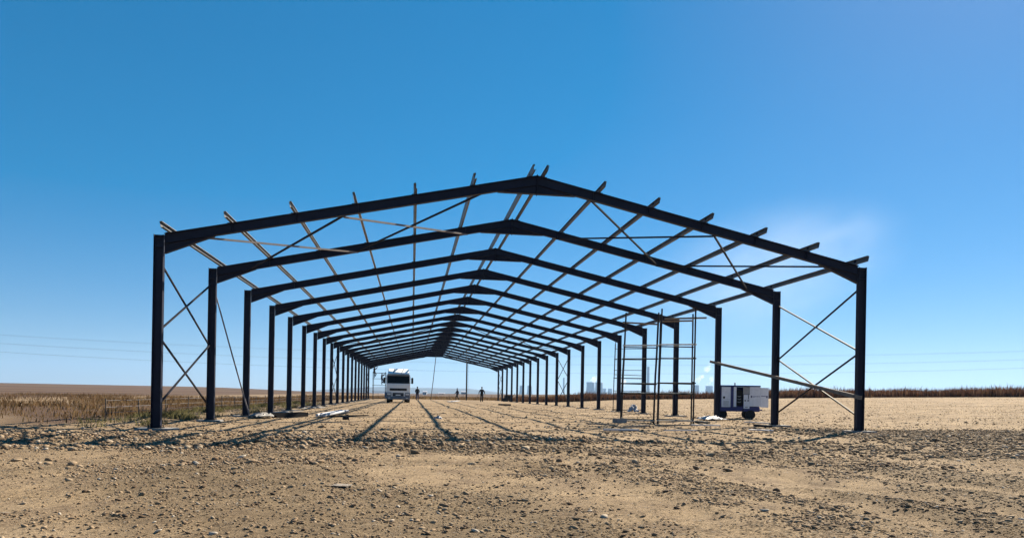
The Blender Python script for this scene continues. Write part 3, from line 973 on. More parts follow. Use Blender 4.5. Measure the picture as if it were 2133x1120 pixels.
# open doors, swung out toward the viewer's right
def leaf(x, y, w, ang, z0, z1, marks):
    me = MB().box((w / 2, 0, (z0 + z1) / 2), (w, 0.03, z1 - z0)).mesh('open_door', 'white_panel', bevel=0.006)
    o = link('open_door', me, gen, (x, y, 0), ang)
    for (mx, mz, mw, mh) in marks:
        MB().box((mx, -0.019, mz), (mw, 0.006, mh)).build('door_marking', 'navy', o)
    return o
leaf(0.50, -0.02, 0.50, -0.12, 0.64, 1.60, [(0.09, 1.12, 0.07, 0.09), (0.20, 1.12, 0.05, 0.05), (0.28, 1.13, 0.06, 0.03), (0.36, 1.13, 0.05, 0.035), (0.44, 1.13, 0.05, 0.03)])
leaf(1.0, -0.075, 0.42, 0.30, 0.60, 1.56, [(0.07, 1.15, 0.06, 0.04), (0.15, 1.15, 0.05, 0.035), (0.23, 1.15, 0.06, 0.04), (0.33, 1.12, 0.07, 0.10)])
wheel(gen, 0.55, 0.0, 0.23, 0.15)
wheel(gen, -0.75, 0.25, 0.23, 0.15)
wheel(gen, 0.55, 1.05, 0.23, 0.15)
for w_ in [o for o in gen.children if o.name.startswith('wheel')]:
    w_.rotation_euler.z = math.radians(90)
MB().bar((-0.3, 1.08, 0.44), (-0.3, 2.2, 0.42), 0.08, 0.08).build('drawbar', 'navy', gen)
MB().tube([(-0.3, 2.1, 0.0), (-0.3, 2.1, 0.55)], 0.03, 8).build('jockey_leg', 'grey_panel', gen)
MB().box((0.55, 0.55, 0.30), (0.07, 1.15, 0.07)).build('axle', 'black', gen)
MB().box((1.06, 0.4, 0.47), (0.16, 0.5, 0.06)).build('rear_step', 'navy', gen)

# small dark welding set among the far right columns
wx, wy = 10.7, 103.2
wd = thing('welding_cart', 'low black welding cart on wheels between the farthest right columns', 'welding set', (wx, wy, gz(wx, wy)), 0.3)
MB().box((0, 0, 0.62), (1.1, 0.7, 0.6)).build('housing', 'steel_dark', wd, bevel=0.04)
MB().box((0, 0, 0.96), (1.0, 0.6, 0.06)).build('lid', 'black', wd)
MB().tube([(0.5, 0, 0.7), (0.95, 0, 1.0), (1.0, 0, 1.25)], 0.03, 6).build('handle', 'black', wd)
for x in (-0.4, 0.4):
    for y in (-0.36, 0.36):
        wheel(wd, x, y, 0.2, 0.1).rotation_euler.z = math.radians(90)
for k in range(3):
    MB().lathe([(0.2, -0.05), (0.26, 0), (0.2, 0.05)], 14, 'y', (-0.75 + 0.1 * k, -0.1 * k, 0.25 + 0.06 * k)).build('cable_coil', 'black', wd)

# ------------------------------------------------------------------ people
def person(label, loc, rotz, J, cloth, legs=None, hat=None, scale=1.0):
    """J: joint positions (metres, feet at z=0, facing -y)"""
    t = thing('person', label, 'person', loc, rotz)
    t.scale = (scale,) * 3
    names = ['pelvis', 'waist', 'chest', 'neck', 'chin', 'head', 'crown',
             'shl', 'ell', 'wrl', 'pal', 'shr', 'elr', 'wrr', 'par',
             'hil', 'knl', 'anl', 'tol', 'hir', 'knr', 'anr', 'tor']
    rad = dict(pelvis=(.185, .14), waist=(.18, .135), chest=(.20, .145), neck=(.058, .062), chin=(.06, .075), head=(.078, .098), crown=(.055, .07),
               shl=(.09, .085), ell=(.066, .066), wrl=(.046, .046), pal=(.04, .022), shr=(.09, .085), elr=(.066, .066), wrr=(.046, .046), par=(.04, .022),
               hil=(.115, .12), knl=(.088, .09), anl=(.07, .075), tol=(.046, .038), hir=(.115, .12), knr=(.088, .09), anr=(.07, .075), tor=(.046, .038))
    E = [('pelvis', 'waist'), ('waist', 'chest'), ('chest', 'neck'), ('neck', 'chin'), ('chin', 'head'), ('head', 'crown'),
         ('chest', 'shl'), ('shl', 'ell'), ('ell', 'wrl'), ('wrl', 'pal'), ('chest', 'shr'), ('shr', 'elr'), ('elr', 'wrr'), ('wrr', 'par'),
         ('pelvis', 'hil'), ('hil', 'knl'), ('knl', 'anl'), ('anl', 'tol'), ('pelvis', 'hir'), ('hir', 'knr'), ('knr', 'anr'), ('anr', 'tor')]
    me = bpy.data.meshes.new('skeleton')
    me.from_pydata([J[n_] for n_ in names], [(names.index(a_), names.index(b_)) for a_, b_ in E], [])
    tmp = bpy.data.objects.new('skeleton', me)
    COL.objects.link(tmp)
    md = tmp.modifiers.new('skin', 'SKIN')
    for i_, n_ in enumerate(names):
        sv = me.skin_vertices[0].data[i_]
        sv.radius = rad[n_]
        sv.use_root = (n_ == 'pelvis')
    tmp.modifiers.new('sub', 'SUBSURF').levels = 1
    dg = bpy.context.evaluated_depsgraph_get()
    body = bpy.data.meshes.new_from_object(tmp.evaluated_get(dg))
    bpy.data.objects.remove(tmp)
    # fingers, nose and ears joined into the same body mesh
    bm = bmesh.new()
    bm.from_mesh(body)
    ex = MB()
    for sd in 'lr':
        wr, pa = Vector(J['wr' + sd]), Vector(J['pa' + sd])
        d_ = (pa - wr).normalized()
        sdv = d_.cross(Vector((1, 0, 0)))
        sdv = sdv.normalized() if sdv.length > .1 else Vector((0, 1, 0))
        tip = pa + d_ * 0.02
        for k, L in enumerate((0.062, 0.075, 0.07, 0.055)):
            o_ = sdv * (k - 1.5) * 0.021
            ex.tube([pa + o_, tip + o_ + d_ * L * 0.5, tip + o_ + d_ * L * 0.9 + Vector((0, -0.012, 0))], 0.0105, 5, 0.008)
        ex.tube([wr + d_ * 0.02 - sdv * 0.02, pa - sdv * 0.05, pa - sdv * 0.055 + d_ * 0.03], 0.012, 5, 0.009)
    hd, ck = Vector(J['head']), Vector(J['chin'])
    fw = Vector((0, -1, 0))
    ex.tube([hd + fw * 0.085, hd + fw * 0.115 - Vector((0, 0, .03)), hd + fw * 0.085 - Vector((0, 0, .035))], 0.014, 6, 0.012)
    for s_ in (-1, 1):
        ex.tube([hd + Vector((s_ * .075, 0, .02)), hd + Vector((s_ * .092, .01, 0)), hd + Vector((s_ * .076, 0, -.025))], 0.012, 5)
    ex_me = bpy.data.meshes.new('x')
    ex_me.from_pydata(ex.v, [], ex.f)
    bm.from_mesh(ex_me)
    bmesh.ops.recalc_face_normals(bm, faces=bm.faces)
    nz_ = (J['neck'][2] + J['chin'][2]) / 2
    for f_ in bm.faces:
        c_ = f_.calc_center_median()
        f_.material_index = 1
        f_.smooth = True
        if (c_ - hd).length < 0.24 and c_.z > nz_ - 0.02:
            f_.material_index = 0
        for q in ('pal', 'par'):
            if (c_ - Vector(J[q])).length < 0.13:
                f_.material_index = 0
        if min((c_ - Vector(J[q])).length for q in ('hil', 'knl', 'anl', 'hir', 'knr', 'anr')) < min((c_ - Vector(J[q])).length for q in ('waist', 'chest', 'ell', 'elr', 'wrl', 'wrr', 'pal', 'par')):
            f_.material_index = 2
        if min((c_ - Vector(J[q])).length for q in ('anl', 'tol', 'anr', 'tor')) < 0.1:
            f_.material_index = 3
    body.materials.clear()
    for m_ in ('skin', cloth, legs or cloth, 'black'):
        body.materials.append(M[m_])
    bm.to_mesh(body)
    bm.free()
    link('body', body, t)
    cw = Vector(J['crown'])
    MB().lathe([(0.098, -0.045), (0.10, 0.0), (0.085, 0.05), (0.045, 0.078), (0.0, 0.085)], 14, 'z', (cw.x, cw.y + 0.005, cw.z - 0.005), cap=False).build('hair' if not hat else 'cap', hat or 'black', t, smooth=True)
    hem = MB().lathe([(0.215, 0.0), (0.22, 0.05), (0.19, 0.2)], 16, 'z', (J['pelvis'][0], J['pelvis'][1], J['pelvis'][2] - 0.10), cap=False)
    hem.v = [(x, (y - J['pelvis'][1]) * 0.78 + J['pelvis'][1], z) for x, y, z in hem.v]
    hem.build('jacket_hem', cloth, t, smooth=True)
    return t
BASE = dict(pelvis=(0, 0, .95), waist=(0, 0, 1.10), chest=(0, 0.01, 1.33), neck=(0, 0.01, 1.50), chin=(0, -0.01, 1.58), head=(0, -0.015, 1.66), crown=(0, -0.005, 1.74),
            shl=(.19, .01, 1.42), ell=(.27, .03, 1.14), wrl=(.28, -.05, .90), pal=(.28, -.07, .82), shr=(-.19, .01, 1.42), elr=(-.27, .03, 1.14), wrr=(-.28, -.05, .90), par=(-.28, -.07, .82),
            hil=(.095, 0, .88), knl=(.11, -.02, .49), anl=(.12, .02, .08), tol=(.13, -.14, .04), hir=(-.095, 0, .88), knr=(-.11, -.02, .49), anr=(-.12, .02, .08), tor=(-.13, -.14, .04))
def pose(**k):
    d = dict(BASE)
    d.update(k)
    return d
def on(x, y):
    return (x, y, gz(x, y) - 0.0)
person('worker in dark navy jacket standing still just right of the truck', on(-2.75, 103.0), 2.9, pose(wrl=(.16, -.2, 1.02), pal=(.10, -.24, 1.02), wrr=(-.16, -.2, 1.02), par=(-.1, -.24, 1.02)), 'cloth_black', 'cloth_blue', None, 1.10)
person('worker in dark clothes walking sideways near the gable post', on(3.7, 113.0), -1.35, pose(hil=(.095, 0, .88), knl=(.1, -.22, .52), anl=(.1, -.2, .09), tol=(.1, -.36, .05), knr=(-.1, .08, .5), anr=(-.1, .34, .14), tor=(-.1, .24, .04),
       ell=(.25, .16, 1.16), wrl=(.25, .1, .92), pal=(.25, .06, .84), elr=(-.25, -.12, 1.14), wrr=(-.24, -.3, 1.0), par=(-.23, -.37, .98)), 'cloth_navy', 'cloth_black', None, 1.08)
person('worker in dark coverall with arms held out walking toward the camera', on(5.6, 92.0), 0.1, pose(ell=(.33, .03, 1.17), wrl=(.37, -.06, .93), pal=(.37, -.08, .85), elr=(-.33, .03, 1.17), wrr=(-.37, -.06, .93), par=(-.37, -.08, .85),
       knl=(.09, -.16, .5), anl=(.08, -.06, .09), tol=(.08, -.22, .05), knr=(-.09, .04, .49), anr=(-.08, .24, .1), tor=(-.08, .1, .04)), 'cloth_black', None, None, 1.10)
CL = dict(shl=(.19, .0, 1.42), ell=(.26, -.22, 1.5), wrl=(.2, -.38, 1.66), pal=(.19, -.43, 1.72), shr=(-.19, .0, 1.42), elr=(-.27, -.2, 1.36), wrr=(-.2, -.4, 1.42), par=(-.19, -.46, 1.45),
          knl=(.12, -.26, .62), anl=(.11, -.08, .3), tol=(.11, -.22, .26), knr=(-.11, -.05, .49), anr=(-.11, .0, .08), tor=(-.11, -.15, .04))
person('worker in black climbing at the top of the last left column', (-9.35, 110.55, 3.26), 1.2, pose(**CL), 'cloth_black', None, None, 1.0)
person('worker in blue standing on the far scaffold beside the truck', (-8.2, 110.65, 2.26), 1.4, pose(**CL), 'cloth_navy', 'cloth_blue', None, 1.0)

# ------------------------------------------------------------------ things lying about
def lying_beam(label, x0, y0, x1, y1, d, w, m, name='steel_beam', cat='beam'):
    L = math.hypot(x1 - x0, y1 - y0)
    a_ = math.atan2(y1 - y0, x1 - x0)
    xm, ym = (x0 + x1) / 2, (y0 + y1) / 2
    t = thing(name, label, cat, (xm, ym, gz(xm, ym)), a_)
    b = MB()
    b.box((0, -d / 2 + .006, w / 2), (L, .012, w))
    b.build('flange', m, t)
    MB().box((0, d / 2 - .006, w / 2), (L, .012, w)).build('flange', m, t)
    MB().box((0, 0, w / 2), (L - .002, d - .026, .012)).build('web', m, t)
    return t
lying_beam('short black steel beam on its side by the left columns', -9.0, 29.3, -7.95, 30.6, 0.30, 0.20, 'steel_dark')
lying_beam('long thin black steel channel lying on the earth near the white pipes', -6.75, 28.9, -5.35, 30.4, 0.08, 0.07, 'steel_dark', 'steel_channel', 'channel')
for k, (dx, r_, lb) in enumerate([(0.0, 0.06, 'white pipe nearest the camera in the bundle lying left'), (0.16, 0.055, 'white pipe in the middle of the bundle lying left'), (0.3, 0.06, 'white pipe farthest right in the bundle lying left')]):
    x0, y0, x1, y1 = -7.25 + dx, 28.5 + 0.25 * k, -7.0 + dx, 36.2 - 0.3 * k
    z_ = gz(-7.1, 32) + r_ + 0.03
    o = MB().lathe([(r_ * .85, -3.7), (r_, -3.7), (r_, 3.7), (r_ * .85, 3.7), (r_ * .85, 3.5)], 12, 'y', (0, 0, 0)).build('white_pipe', 'white_sheet', None, ((x0 + x1) / 2, (y0 + y1) / 2, z_), smooth=False)
    o.rotation_euler.z = -math.atan2(x1 - x0, y1 - y0)
    tag(o, lb, 'pipe', 'white pipes lying by the left columns')

def board(label, px0, py0, px1, py1, w, th, m, name='pale_board', cat='board'):
    (x0, y0), (x1, y1) = ground_at(px0, py0), ground_at(px1, py1)
    xm, ym = (x0 + x1) / 2, (y0 + y1) / 2
    L = math.hypot(x1 - x0, y1 - y0)
    o = MB().box((0, 0, th / 2), (L, w, th)).build(name, m, None, (xm, ym, gz(xm, ym) + 0.05), bevel=0.004)
    o.rotation_euler = (random.uniform(-.03, .03), random.uniform(-.02, .02), math.atan2(y1 - y0, x1 - x0))
    return tag(o, label, cat, 'boards and offcuts on the ground')
board('white board lying flat in front of the left scaffold tower', 1258, 898, 1330, 899, 0.22, 0.05, 'white_sheet')
board('short pale block under the foot of the left scaffold tower', 1280, 884, 1301, 884, 0.3, 0.16, 'concrete', 'footing_block', 'block')
board('long thin pale board in front of the right scaffold tower', 1365, 888, 1440, 890, 0.14, 0.04, 'wood')
board('thin white batten lying right of the long pale board', 1440, 889, 1500, 890, 0.1, 0.04, 'white_sheet')
board('white strip lying nearest the camera on the right', 1385, 899, 1450, 899, 0.12, 0.03, 'white_sheet')
board('white board at the foot of the nearest right column', 1555, 881, 1607, 884, 0.3, 0.04, 'white_sheet')
board('pale strip in front of the nearest right column', 1560, 899, 1610, 900, 0.16, 0.03, 'white_sheet')
board('flat pale board in front of the farthest workers', 935, 837, 955, 836, 0.5, 0.05, 'white_sheet')

board('short grey plank lying just left of the scaffold block', 1225, 886, 1262, 888, 0.16, 0.04, 'wood')
board('pale batten lying behind the white board by the scaffold', 1300, 893, 1352, 890, 0.08, 0.05, 'wood')
board('narrow dark offcut lying between the scaffold towers and the generator', 1448, 880, 1476, 884, 0.14, 0.06, 'steel_dark')
board('dark offcut lying beside the foot of the nearest right column', 1572, 891, 1606, 893, 0.16, 0.08, 'steel_dark')
board('small pale plank at the foot of the third left column in view', 606, 856, 628, 853, 0.22, 0.05, 'wood')
board('dark short offcut on the floor below the far right columns', 1042, 845, 1060, 845, 0.5, 0.14, 'steel_dark')
board('dark clod-sized block on the floor in front of the white pipes', 714, 876, 726, 876, 0.16, 0.12, 'steel_dark', 'steel_block', 'block')

def crumple(name, label, cat, px, py, w, l, h, m, seed):
    x, y = ground_at(px, py)
    n = 14
    r_ = np.random.default_rng(seed)
    U, Vv = np.meshgrid(np.linspace(-1, 1, n), np.linspace(-1, 1, n))
    X = U * w / 2 * (1 + .2 * vnoise(U, Vv, .5, seed)) + .05 * r_.normal(size=U.shape) * w
    Y = Vv * l / 2 * (1 + .2 * vnoise(Vv, U, .5, seed + 1))
    Zt = h * (0.35 + np.abs(vnoise(U * 2, Vv * 2, .55, seed + 2))) * (1 - .6 * np.maximum(abs(U), abs(Vv)) ** 2) + 0.02
    V = np.concatenate([np.stack([X, Y, Zt], -1).reshape(-1, 3), np.stack([X, Y, Zt - 0.012], -1).reshape(-1, 3)])
    i_ = np.arange(n * n).reshape(n, n)
    Q = np.stack([i_[:-1, :-1], i_[:-1, 1:], i_[1:, 1:], i_[1:, :-1]], -1).reshape(-1, 4)
    F = np.concatenate([Q, Q[:, ::-1] + n * n])
    o = link(name, np_mesh(name, V, F, M[m]), None, (x, y, gz(x, y)), r_.uniform(-.4, .4))
    return tag(o, label, cat, 'crumpled sheets round the column feet')
crumple('plastic_sheet', 'crumpled grey white sheet at the foot of the second left column in view', 'sheet', 546, 865, .8, 1.7, .2, 'concrete', 3)
crumple('plastic_sheet', 'grey sheet lying right of that crumpled white one, by the black beam', 'sheet', 590, 856, 1.0, 1.4, .12, 'concrete', 4)
crumple('plastic_sheet', 'crumpled pale sheet before the column that hides the generator wheel', 'sheet', 1482, 876, 1.0, 0.9, .2, 'white_sheet', 5)
crumple('plastic_sheet', 'white bundle standing between the two nearest scaffold legs', 'sheet', 1318, 861, .55, .5, .55, 'white_sheet', 6)
crumple('plastic_sheet', 'small white scrap lying on a purlin shadow in the middle of the floor', 'sheet', 913, 874, .28, .3, .14, 'white_sheet', 7)
crumple('plastic_sheet', 'faint grey scrap of sheeting in the bare foreground', 'sheet', 712, 1016, .20, .16, .006, 'scrap', 8)
crumple('plastic_sheet', 'pale sheet scraps trailing along the left columns farther back', 'sheet', 655, 848, .45, 3.0, .1, 'concrete', 9)

# ------------------------------------------------------------------ fences
def fence(name, label, x0, y0, x1, y1, n, h, wires):
    t = thing(name, label, 'fence', (x0, y0, 0))
    tops = []
    for k in range(n + 1):
        x, y = x0 + (x1 - x0) * k / n, y0 + (y1 - y0) * k / n
        z = gz(x, y)
        tops.append((x - x0, y - y0, z))
        hh = h * random.uniform(.93, 1.05)
        MB().tube([(x - x0, y - y0, z - .1), (x - x0 + random.uniform(-.03, .03), y - y0, z + hh)], 0.022, 6).build('post', 'bark', t)
    for w_ in wires:
        MB().tube([(x, y, z + w_ * h) for x, y, z in tops], 0.006, 4).build('wire', 'wire', t)
    return t
fence('wire_fence', 'low wire fence running along the brown grass on the left', -13.6, 25.0, -14.4, 114.0, 30, 0.75, (0.35, 0.6, 0.9))
fence('wire_fence', 'low wire fence crossing behind the far end of the building', -14.0, 121.0, 34.0, 118.0, 20, 1.0, (0.35, 0.65, 0.92))

# ------------------------------------------------------------------ power line in the distance
pyl = []
for k, (px, lb) in enumerate([(-330, 'far lattice pylon at the left end of the power line'), (2470, 'far lattice pylon at the right end of the power line')]):
    p = far_point(px, 330)
    z0 = gz(p.x, p.y)
    t = thing('pylon', lb, 'pylon', (p.x, p.y, z0), -YAW, 'pylons of the distant power line')
    H_ = 30.0
    for sx in (-1, 1):
        for sy in (-1, 1):
            MB().bar((sx * 2.6, sy * 2.6, 0), (sx * .55, sy * .55, H_), .14, .14).build('leg', 'grey_panel', t)
    lat = MB()
    zs_ = [0, 5, 9.5, 13.5, 17, 20, 23, 26, 29]
    for za, zb2 in zip(zs_[:-1], zs_[1:]):
        wa, wb = 2.6 - 2.05 * za / H_, 2.6 - 2.05 * zb2 / H_
        for sy in (-1, 1):
            lat.bar((-wa, sy * wa, za), (wb, sy * wb, zb2), .08, .08)
            lat.bar((wa, sy * wa, za), (-wb, sy * wb, zb2), .08, .08)
            lat.bar((sy * wa, -wa, za), (sy * wb, wb, zb2), .08, .08)
    lat.build('lattice', 'grey_panel', t)
    for z in (20, 24, 28):
        MB().bar((0, -4.2, z), (0, 4.2, z), .3, .25).build('cross_arm', 'grey_panel', t)
    pyl.append((p, z0))
for z in (19.6, 23.6, 27.6):
    for off, side in ((-4, 'near'), (4, 'far')):
        (a_, za), (c_, zc) = pyl
        d_ = FWD * off
        pts = []
        for k in range(41):
            u = k / 40
            q = a_.lerp(c_, u) + d_
            pts.append((q.x, q.y, za + z + (zc - za) * u - 10.0 * 4 * u * (1 - u)))
        o = MB().tube(pts, 0.018, 4).build('power_cable', 'wire', None)
        hgt = {19.6: 'lowest', 23.6: 'middle', 27.6: 'highest'}[z]
        tag(o, f'{hgt} faint power cable on the {side} side across the sky', 'cable', 'cables of the distant power line')

# ------------------------------------------------------------------ stones, rubble, straw, grass
def ico():
    bm = bmesh.new()
    bmesh.ops.create_icosphere(bm, subdivisions=1, radius=1)
    V = np.array([v.co[:] for v in bm.verts])
    F = np.array([[v.index for v in f.verts] for f in bm.faces])
    bm.free()
    return V, F
IV, IF = ico()
sub = bmesh.new()
bmesh.ops.create_icosphere(sub, subdivisions=2, radius=1)
SV = np.array([v.co[:] for v in sub.verts])
SF = np.array([[v.index for v in f.verts] for f in sub.faces])
sub.free()
stone_me = []
for k in range(12):
    r_ = np.random.default_rng(100 + k)
    D = r_.normal(size=(7, 3))
    D /= np.linalg.norm(D, axis=1)[:, None]
    V = IV.copy() * (1 + r_.uniform(-.22, .22, (len(IV), 1)))
    for d_ in D:
        cut = r_.uniform(.45, .8)
        s_ = V @ d_
        V = V - np.maximum(s_ - cut, 0)[:, None] * d_
    V = V * np.array([1.0, r_.uniform(.6, .95), r_.uniform(.42, .7)])
    stone_me.append(np_mesh('stone', V, IF, M[('stone_a', 'stone_b', 'stone_a', 'stone_c')[k % 4]]))
def scatter_xy(n, x0, x1, y0, y1, wfun, seed):
    r_ = np.random.default_rng(seed)
    X, Y = [], []
    while len(X) < n:
        x = r_.uniform(x0, x1, n * 3)
        y = r_.uniform(y0, y1, n * 3)
        keep = r_.random(n * 3) < wfun(x, y)
        X += list(x[keep])
        Y += list(y[keep])
    return np.array(X[:n]), np.array(Y[:n]), r_
sx_, sy_, r_ = scatter_xy(300, -13, 14, 7, 21, lambda x, y: np.clip(rubble(x, y) ** 2.2 * (y > 11.3) * (.35 + 1.2 * np.exp(-((y + .1 * (x + 3) - 13.0) / .55) ** 2) * sstep(2, -2, x)) + 0.004, 0, 1), 21)
sz_ = terrain(sx_, sy_, .06)
siz = np.clip(r_.lognormal(-2.9, .36, 300), .035, .11)
for k in range(300):
    o = link('stone', stone_me[k % 12], ground, (sx_[k], sy_[k], sz_[k] + siz[k] * .2))
    o.rotation_euler = (r_.uniform(-.35, .35), r_.uniform(-.35, .35), r_.uniform(0, 6.28))
    o.scale = (siz[k],) * 3
# one dark stone apart from the rest at the lower right
x, y = ground_at(1619, 1018)
o = link('stone', stone_me[1], ground, (x, y, gz(x, y) + .03), .4)
o.scale = (.06, .06, .085)

def clods(name, label, X, Y, S, T, mater, r_, cat=None):
    n = len(X)
    base = IV * (1 + r_.uniform(-.28, .28, (n, len(IV), 1)))
    for q in range(3):
        d_ = r_.normal(size=(n, 3))
        d_ /= np.linalg.norm(d_, axis=1)[:, None]
        over = np.maximum((base * d_[:, None, :]).sum(-1) - r_.uniform(.35, .7, (n, 1)), 0)
        base = base - over[..., None] * d_[:, None, :]
    base = base * np.stack([r_.uniform(.8, 1.3, n), r_.uniform(.55, 1., n), r_.uniform(.3, .6, n)], -1)[:, None, :]
    a_ = r_.uniform(0, 2 * np.pi, n)
    ca, sa = np.cos(a_)[:, None], np.sin(a_)[:, None]
    x = base[..., 0] * ca - base[..., 1] * sa
    y = base[..., 0] * sa + base[..., 1] * ca
    tl = r_.uniform(-.4, .4, n)[:, None]
    z = base[..., 2] + tl * x
    V = np.stack([x, y, z], -1) * S[:, None, None]
    Z = terrain(X, Y, .06) + S * .22
    V = V + np.stack([X, Y, Z], -1)[:, None, :]
    F = (IF[None] + (np.arange(n) * len(IV))[:, None, None]).reshape(-1, 3)
    return tag(link(name, np_mesh(name, V.reshape(-1, 3), F, mater, np.repeat(T, len(IV)))), label, None, None, 'stuff')
def tones(n, r_):
    return np.clip(r_.normal(.5, .24, n), 0, 1)
# broken clods in the band before the frame
N = 40000
X, Y, r_ = scatter_xy(N, -15, 17, 9.5, 23, lambda x, y: np.clip(rubble(x, y) ** 1.3 + .02, 0, 1), 31)
clods('rubble', 'broken earth clods scattered before the frame', X, Y, np.clip(r_.lognormal(-3.75, .55, N), .01, .085), tones(N, r_), M['stones'], r_)
# pebbles and crumbs in the foreground
N = 52000
def near_view(x, y):
    return np.abs(x + 3.5 - .18 * y) < .95 * y + 1.2
def clumps(x, y):
    return sstep(-.1, .55, vnoise(x, y, 1.5, 13) + .6 * vnoise(x, y, .45, 23))
X, Y, r_ = scatter_xy(N, -11, 13, 3.8, 13, lambda x, y: np.clip((.06 + .6 * rubble(x, y) + .75 * clumps(x, y)) * np.clip(1.25 - y / 16, .3, 1) * near_view(x, y) * (1 - .8 * track(x, y)), 0, 1), 32)
clods('pebbles', 'small pebbles and crumbs strewn over the bare foreground', X, Y, np.clip(r_.lognormal(-4.6, .52, N), .004, .045), tones(N, r_), M['stones'], r_)
# looser stones over the floor of the building and its margins
N = 24000
X, Y, r_ = scatter_xy(N, -15, 22, 18, 75, lambda x, y: np.clip((.22 + .8 * rubble(x, y) + .5 * np.exp(-((np.abs(x) - 10.6) / .9) ** 2)) * np.clip(26 / y, 0, 1) ** 1.3, 0, 1), 33)
clods('loose_stones', 'loose stones over the floor inside the frame', X, Y, np.clip(r_.lognormal(-3.8, .5, N), .012, .12), tones(N, r_), M['stones'], r_)

def flakes(name, label, X, Y, L, Wd, T, mater, r_):
    n = len(X)
    a_ = r_.uniform(0, 2 * np.pi, n)
    d = np.stack([np.cos(a_), np.sin(a_), r_.uniform(-.10, .16, n)], -1) * (L / 2)[:, None]
    s = np.stack([-np.sin(a_), np.cos(a_), r_.uniform(-.35, .35, n)], -1) * (Wd / 2)[:, None]
    C_ = np.stack([X, Y, terrain(X, Y, .06) + .004 + np.abs(d[:, 2]) * .9], -1)
    V = np.stack([C_ - d - s * .5, C_ - d * .1 - s, C_ + d, C_ + s], 1)
    F = np.arange(4 * n).reshape(n, 4)
    return tag(link(name, np_mesh(name, V.reshape(-1, 3), F, mater, np.repeat(T, 4))), label, None, None, 'stuff')
N = 60000
X, Y, r_ = scatter_xy(N, -12, 14, 3.8, 16, lambda x, y: np.clip((.15 + .85 * sstep(-.2, .6, vnoise(x, y, 1.4, 14) + .5 * vnoise(x, y, .5, 24))) * np.clip(1.3 - y / 14, .2, 1) * near_view(x, y) * (1 - .5 * track(x, y)), 0, 1), 34)
flakes('straw_litter', 'bits of dry straw trodden into the earth', X, Y, np.clip(r_.lognormal(-3.35, .45, N), .012, .13), r_.uniform(.005, .02, N), np.clip(r_.normal(.55, .3, N), 0, 1), M['straw'], r_)

def blades(name, label, X, Y, H, Wd, T, mater, r_, lean=.25):
    n = len(X)
    a_ = r_.uniform(0, 2 * np.pi, n)
    Z = terrain(X, Y, .5)
    s = np.stack([np.cos(a_), np.sin(a_), 0 * a_], -1) * (Wd / 2)[:, None]
    C_ = np.stack([X, Y, Z - .03], -1)
    b_ = r_.normal(0, lean, (n, 2)) * H[:, None]
    mid = C_ + np.stack([b_[:, 0] * .35, b_[:, 1] * .35, H * .6], -1)
    tip = C_ + np.stack([b_[:, 0], b_[:, 1], H], -1)
    V = np.stack([C_ - s, C_ + s, mid + s * .8, tip, mid - s * .8], 1)
    F = np.arange(5 * n).reshape(n, 5)
    return tag(link(name, np_mesh(name, V.reshape(-1, 3), F, mater, np.repeat(T, 5))), label, None, None, 'stuff')
N = 42000
X, Y, r_ = scatter_xy(N, -60, -13.6, 20, 118, lambda x, y: np.clip((.12 + .88 * sstep(-.35, .35, vnoise(x, y, 4, 15) + .4 * vnoise(x, y, 1.3, 25))) * sstep(22, 30, y + .35 * (x + 14)) * np.clip(35 / y, .15, 1) * np.clip(22 / -x, .1, 1), 0, 1), 41)
blades('veld_grass', 'tall dry brown grass beyond the left fence', X, Y, np.clip(r_.normal(.28, .10, N), .08, .6) * (.75 + .4 * vnoise(X, Y, 3, 16) + .35 * vnoise(X, Y, .9, 26)), r_.uniform(.015, .05, N), np.clip(r_.normal(.45, .25, N) + .3 * vnoise(X, Y, 9, 17), 0, 1), M['grass_l'], r_)
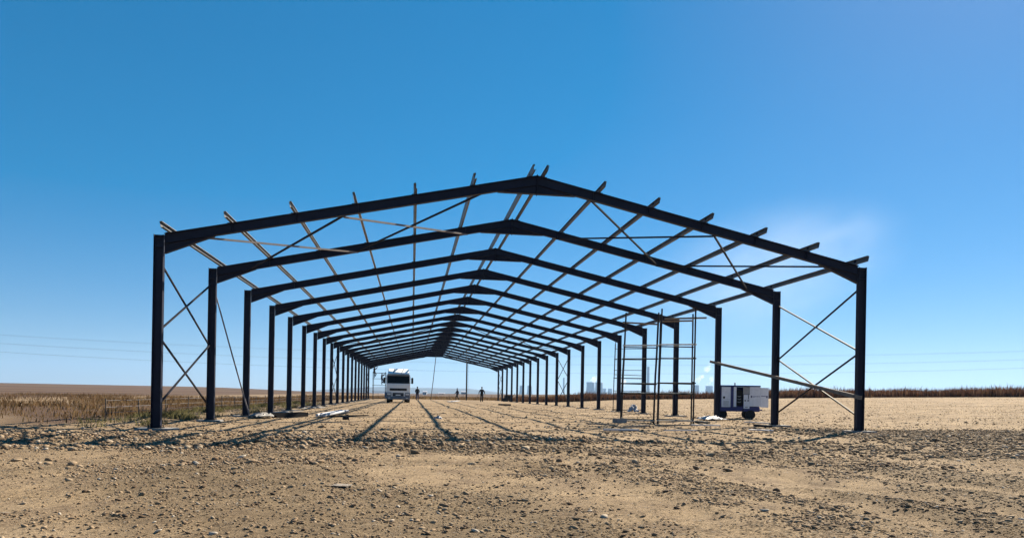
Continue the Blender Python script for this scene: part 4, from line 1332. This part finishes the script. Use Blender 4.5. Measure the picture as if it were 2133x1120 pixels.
# scrub line on the rise to the right
def scrub_line(t):
    x = 13 + 95 * t
    return x, 104 - 22 * np.clip((x - 13) / 25, 0, 1) - 18 * np.clip((x - 38) / 60, 0, 1)
N = 46000
r_ = np.random.default_rng(43)
t_ = r_.random(N) ** 1.3
X, Y = scrub_line(t_)
dep_ = np.abs(r_.normal(0, 5, N))
X = X + r_.normal(0, .6, N)
Y = Y + dep_
hh = np.clip(r_.normal(1.0, .28, N), .3, 1.9) * (.85 + .3 * vnoise(X, Y, 4, 18)) * (.75 + .25 * np.clip((X - 13) / 20, 0, 1))
blades('scrub', 'reddish brown dry scrub along the rise on the right', X, Y, hh, r_.uniform(.03, .09, N), np.clip(r_.normal(.45, .25, N) + .25 * vnoise(X, Y, 6, 19), 0, 1), M['grass_r'], r_, .16)
# stubble over the open ground on the right
N = 30000
X, Y, r_ = scatter_xy(N, 11.5, 75, 16, 98, lambda x, y: np.clip((.15 + .85 * sstep(-.3, .5, vnoise(x, y, 3.5, 28) + .5 * vnoise(x, y, 1.1, 29))) * np.clip(30 / y, .2, 1) * np.clip(26 / x, .2, 1), 0, 1), 46)
blades('stubble', 'short pale stubble over the open ground on the right', X, Y, r_.uniform(.03, .11, N), r_.uniform(.012, .04, N), np.clip(r_.normal(.6, .3, N), 0, 1), M['straw'], r_, .6)
# grass band behind the far end
N = 16000
X, Y, r_ = scatter_xy(N, -24, 40, 119, 150, lambda x, y: np.clip(.4 + .6 * sstep(-.3, .3, vnoise(x, y, 6, 20)), 0, 1), 44)
blades('far_grass', 'pale brown grass behind the far end of the building', X, Y, np.clip(r_.normal(.42, .12, N), .15, .8), r_.uniform(.05, .12, N), np.clip(r_.normal(.6, .22, N), 0, 1), M['grass_l'], r_)
# weeds on the spoil by the left columns
N = 5000
X, Y, r_ = scatter_xy(N, -14, -11.0, 21, 60, lambda x, y: np.clip(sstep(.05, .5, vnoise(x, y, 1.6, 22)) * np.clip(30 / y, 0, 1), 0, 1), 45)
blades('weeds', 'yellowish weeds on the spoil by the left columns', X, Y, r_.uniform(.08, .3, N), r_.uniform(.01, .03, N), r_.random(N), M['weed'], r_, .5)
